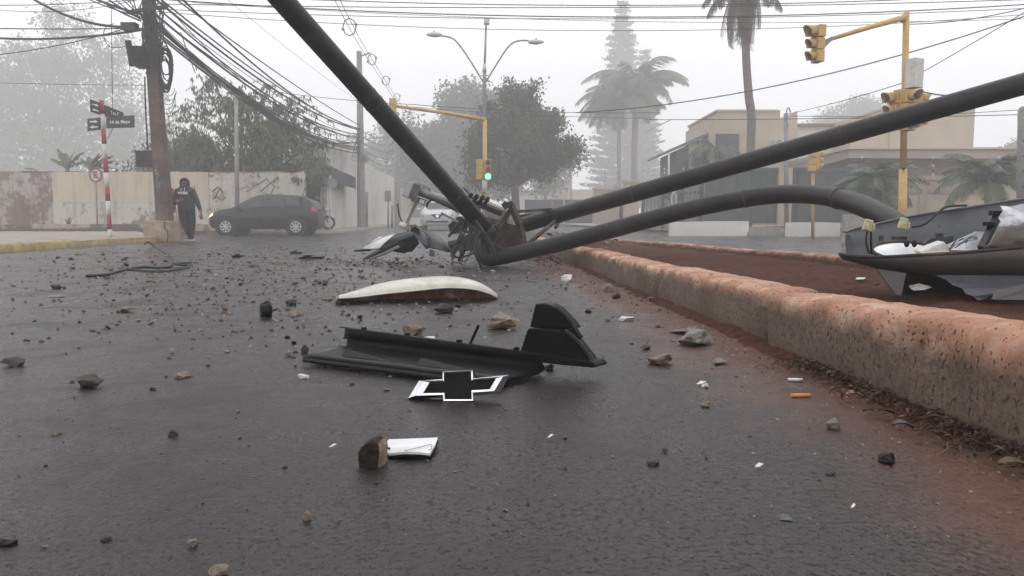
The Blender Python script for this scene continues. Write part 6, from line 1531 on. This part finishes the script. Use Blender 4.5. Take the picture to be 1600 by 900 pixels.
# leaf litter, brick bits and twigs by the kerb
def litter(n, fn, name, label, mats, L0, L1, zz):
    mb = MB()
    for i in range(n):
        x, y, z = fn(); L = random.uniform(L0,L1); a = random.uniform(0,6.28); t_ = random.uniform(-.5,.5)
        d = V(math.cos(a),math.sin(a),t_).normalized(); sd = V(-d.y,d.x,random.uniform(-.5,.5)).normalized()*L*random.uniform(.06,.24); q = V(x,y,z+random.uniform(.002,zz))
        e = q+d*L; e.z = max(e.z, .003); mb.add([q, q.lerp(e,.5)+sd+V(0,0,L*.1), e, q.lerp(e,.5)-sd], [(0,1,2),(0,2,3)], random.randrange(len(mats)))
    o = mb.build(name, [M[k] for k in mats]); tag(o, label, 'leaf litter', None, 'stuff')
def l1():
    y = random.uniform(1.3,2.2); k = random.choice((1.22,1.3,1.36,1.42,1.62,1.95,2.0,1.9,1.75)); y = k+random.gauss(0,.09); return kx(y)-.010-abs(random.gauss(0,.05)), y, .004
def l2():
    y = random.gauss(9.0,.9); return kx(y)-.05-abs(random.gauss(0,.35)), y, 0
def l3():
    y = random.gauss(11.6,.8); return random.uniform(kx(y)+.2, kx(y)+.9), y, .15
litter(3000, l1, 'leaf_litter', 'dry leaves and twigs heaped against the kerb at lower right', ['litter','litter_dark','litter_dark','litter','leaf_dead','soil'], .004, .019, .022)
litter(900, l2, 'leaf_litter', 'reddish leaves and brick crumbs at the kerb under the bent pole', ['brick','leaf_dead','bark','stone_dark'], .02, .08, .04)
litter(420, l3, 'weeds', 'green weeds on the median behind the poles', ['leaf_d','leaf_c','leaf_dead'], .06, .2, .10)
def l4(): return random.gauss(-1.15,.65), random.gauss(7.6,.28), 0
litter(600, l4, 'splinters', 'brown splinters and leaves in front of the smashed bumper', ['leaf_dead','bark','stone_dark','stone'], .02, .07, .03)
for k in range(44):
    y = random.choice((1.25,1.35,1.42,1.6,1.95,2.05))+random.gauss(0,.07); x = kx(y)-.03-abs(random.gauss(0,.06)); a = random.uniform(0,6.28); L = random.uniform(.02,.075)
    d = V(math.cos(a),math.sin(a),random.uniform(0,.25)); mb = MB(); mb.tube(catmull([V(x,y,.008), V(x,y,.014)+d*L*.5+V(random.gauss(0,.005),0,.006), V(x,y,.008)+d*L],3), random.uniform(.0006,.0013), 5); thing(mb, 'twig', M[random.choice(('litter','leaf_dead','litter_dark'))], 'thin dry twig in the litter against the kerb', 'twig', 'twigs in the kerb litter')
for (x,y,L,m_,lab) in ((1372,645,.055,'litter','curled grey-green dead leaf in the kerb litter'),(1335,620,.030,'stone','tan dead leaf near the orange filter'),(1585,730,.040,'leaf_dead','pale dead leaf at the right edge'),(1410,668,.030,'slate','bluish flat scrap in the kerb litter'),(1020,468,.06,'brick','orange-brown dead leaf by the kerb')):
    g = G(x,y,.012); mb = MB(); rows = []
    for i in range(7):
        u = i/6; w_ = L*.28*math.sin(math.pi*(.06+.9*u)); c = g+V((u-.5)*L, (u-.5)*-.02, .008*math.sin(u*3.14)); rows.append([c+V(0,w_,.006), c, c+V(0,-w_,.004)])
    mb.grid(rows); o = thing(mb, 'dead_leaf', M[m_], lab, 'leaf'); solid(o, .0008)
# crumbs on the red soil
variants2 = variants[:6]
for i in range(40):
    y = random.uniform(2.2,10); x = random.uniform(kx(y)+.28, fx(y)-.15); o = bpy.data.objects.new('soil_clod', random.choice(variants2)); col.objects.link(o)
    s_ = random.uniform(.012,.035); o.location = (x,y,.105); o.scale = (s_,)*3; o.rotation_euler = (0,0,random.uniform(0,6)); tag(o, 'small clod or chip on the red soil of the median', 'clod', 'clods on the median soil')
FOG = 0.0070
# ================================================================ FOG
mb = MB(); mb.box2((-156, -36, -1.2), (156, 246, 46))
m_, t, b = nodes_of('fog'); t.nodes.remove(b)
pv = t.nodes.new('ShaderNodeVolumePrincipled'); pv.inputs['Color'].default_value = (.97,.97,.98,1)
pv.inputs['Density'].default_value = FOG; pv.inputs['Anisotropy'].default_value = .25
t.links.new(pv.outputs[0], t.nodes['Material Output'].inputs['Volume'])
o = mb.build('haze', m_); o['kind'] = 'stuff'; o['label'] = 'thick grey morning fog over the whole crossing'; o['category'] = 'fog'
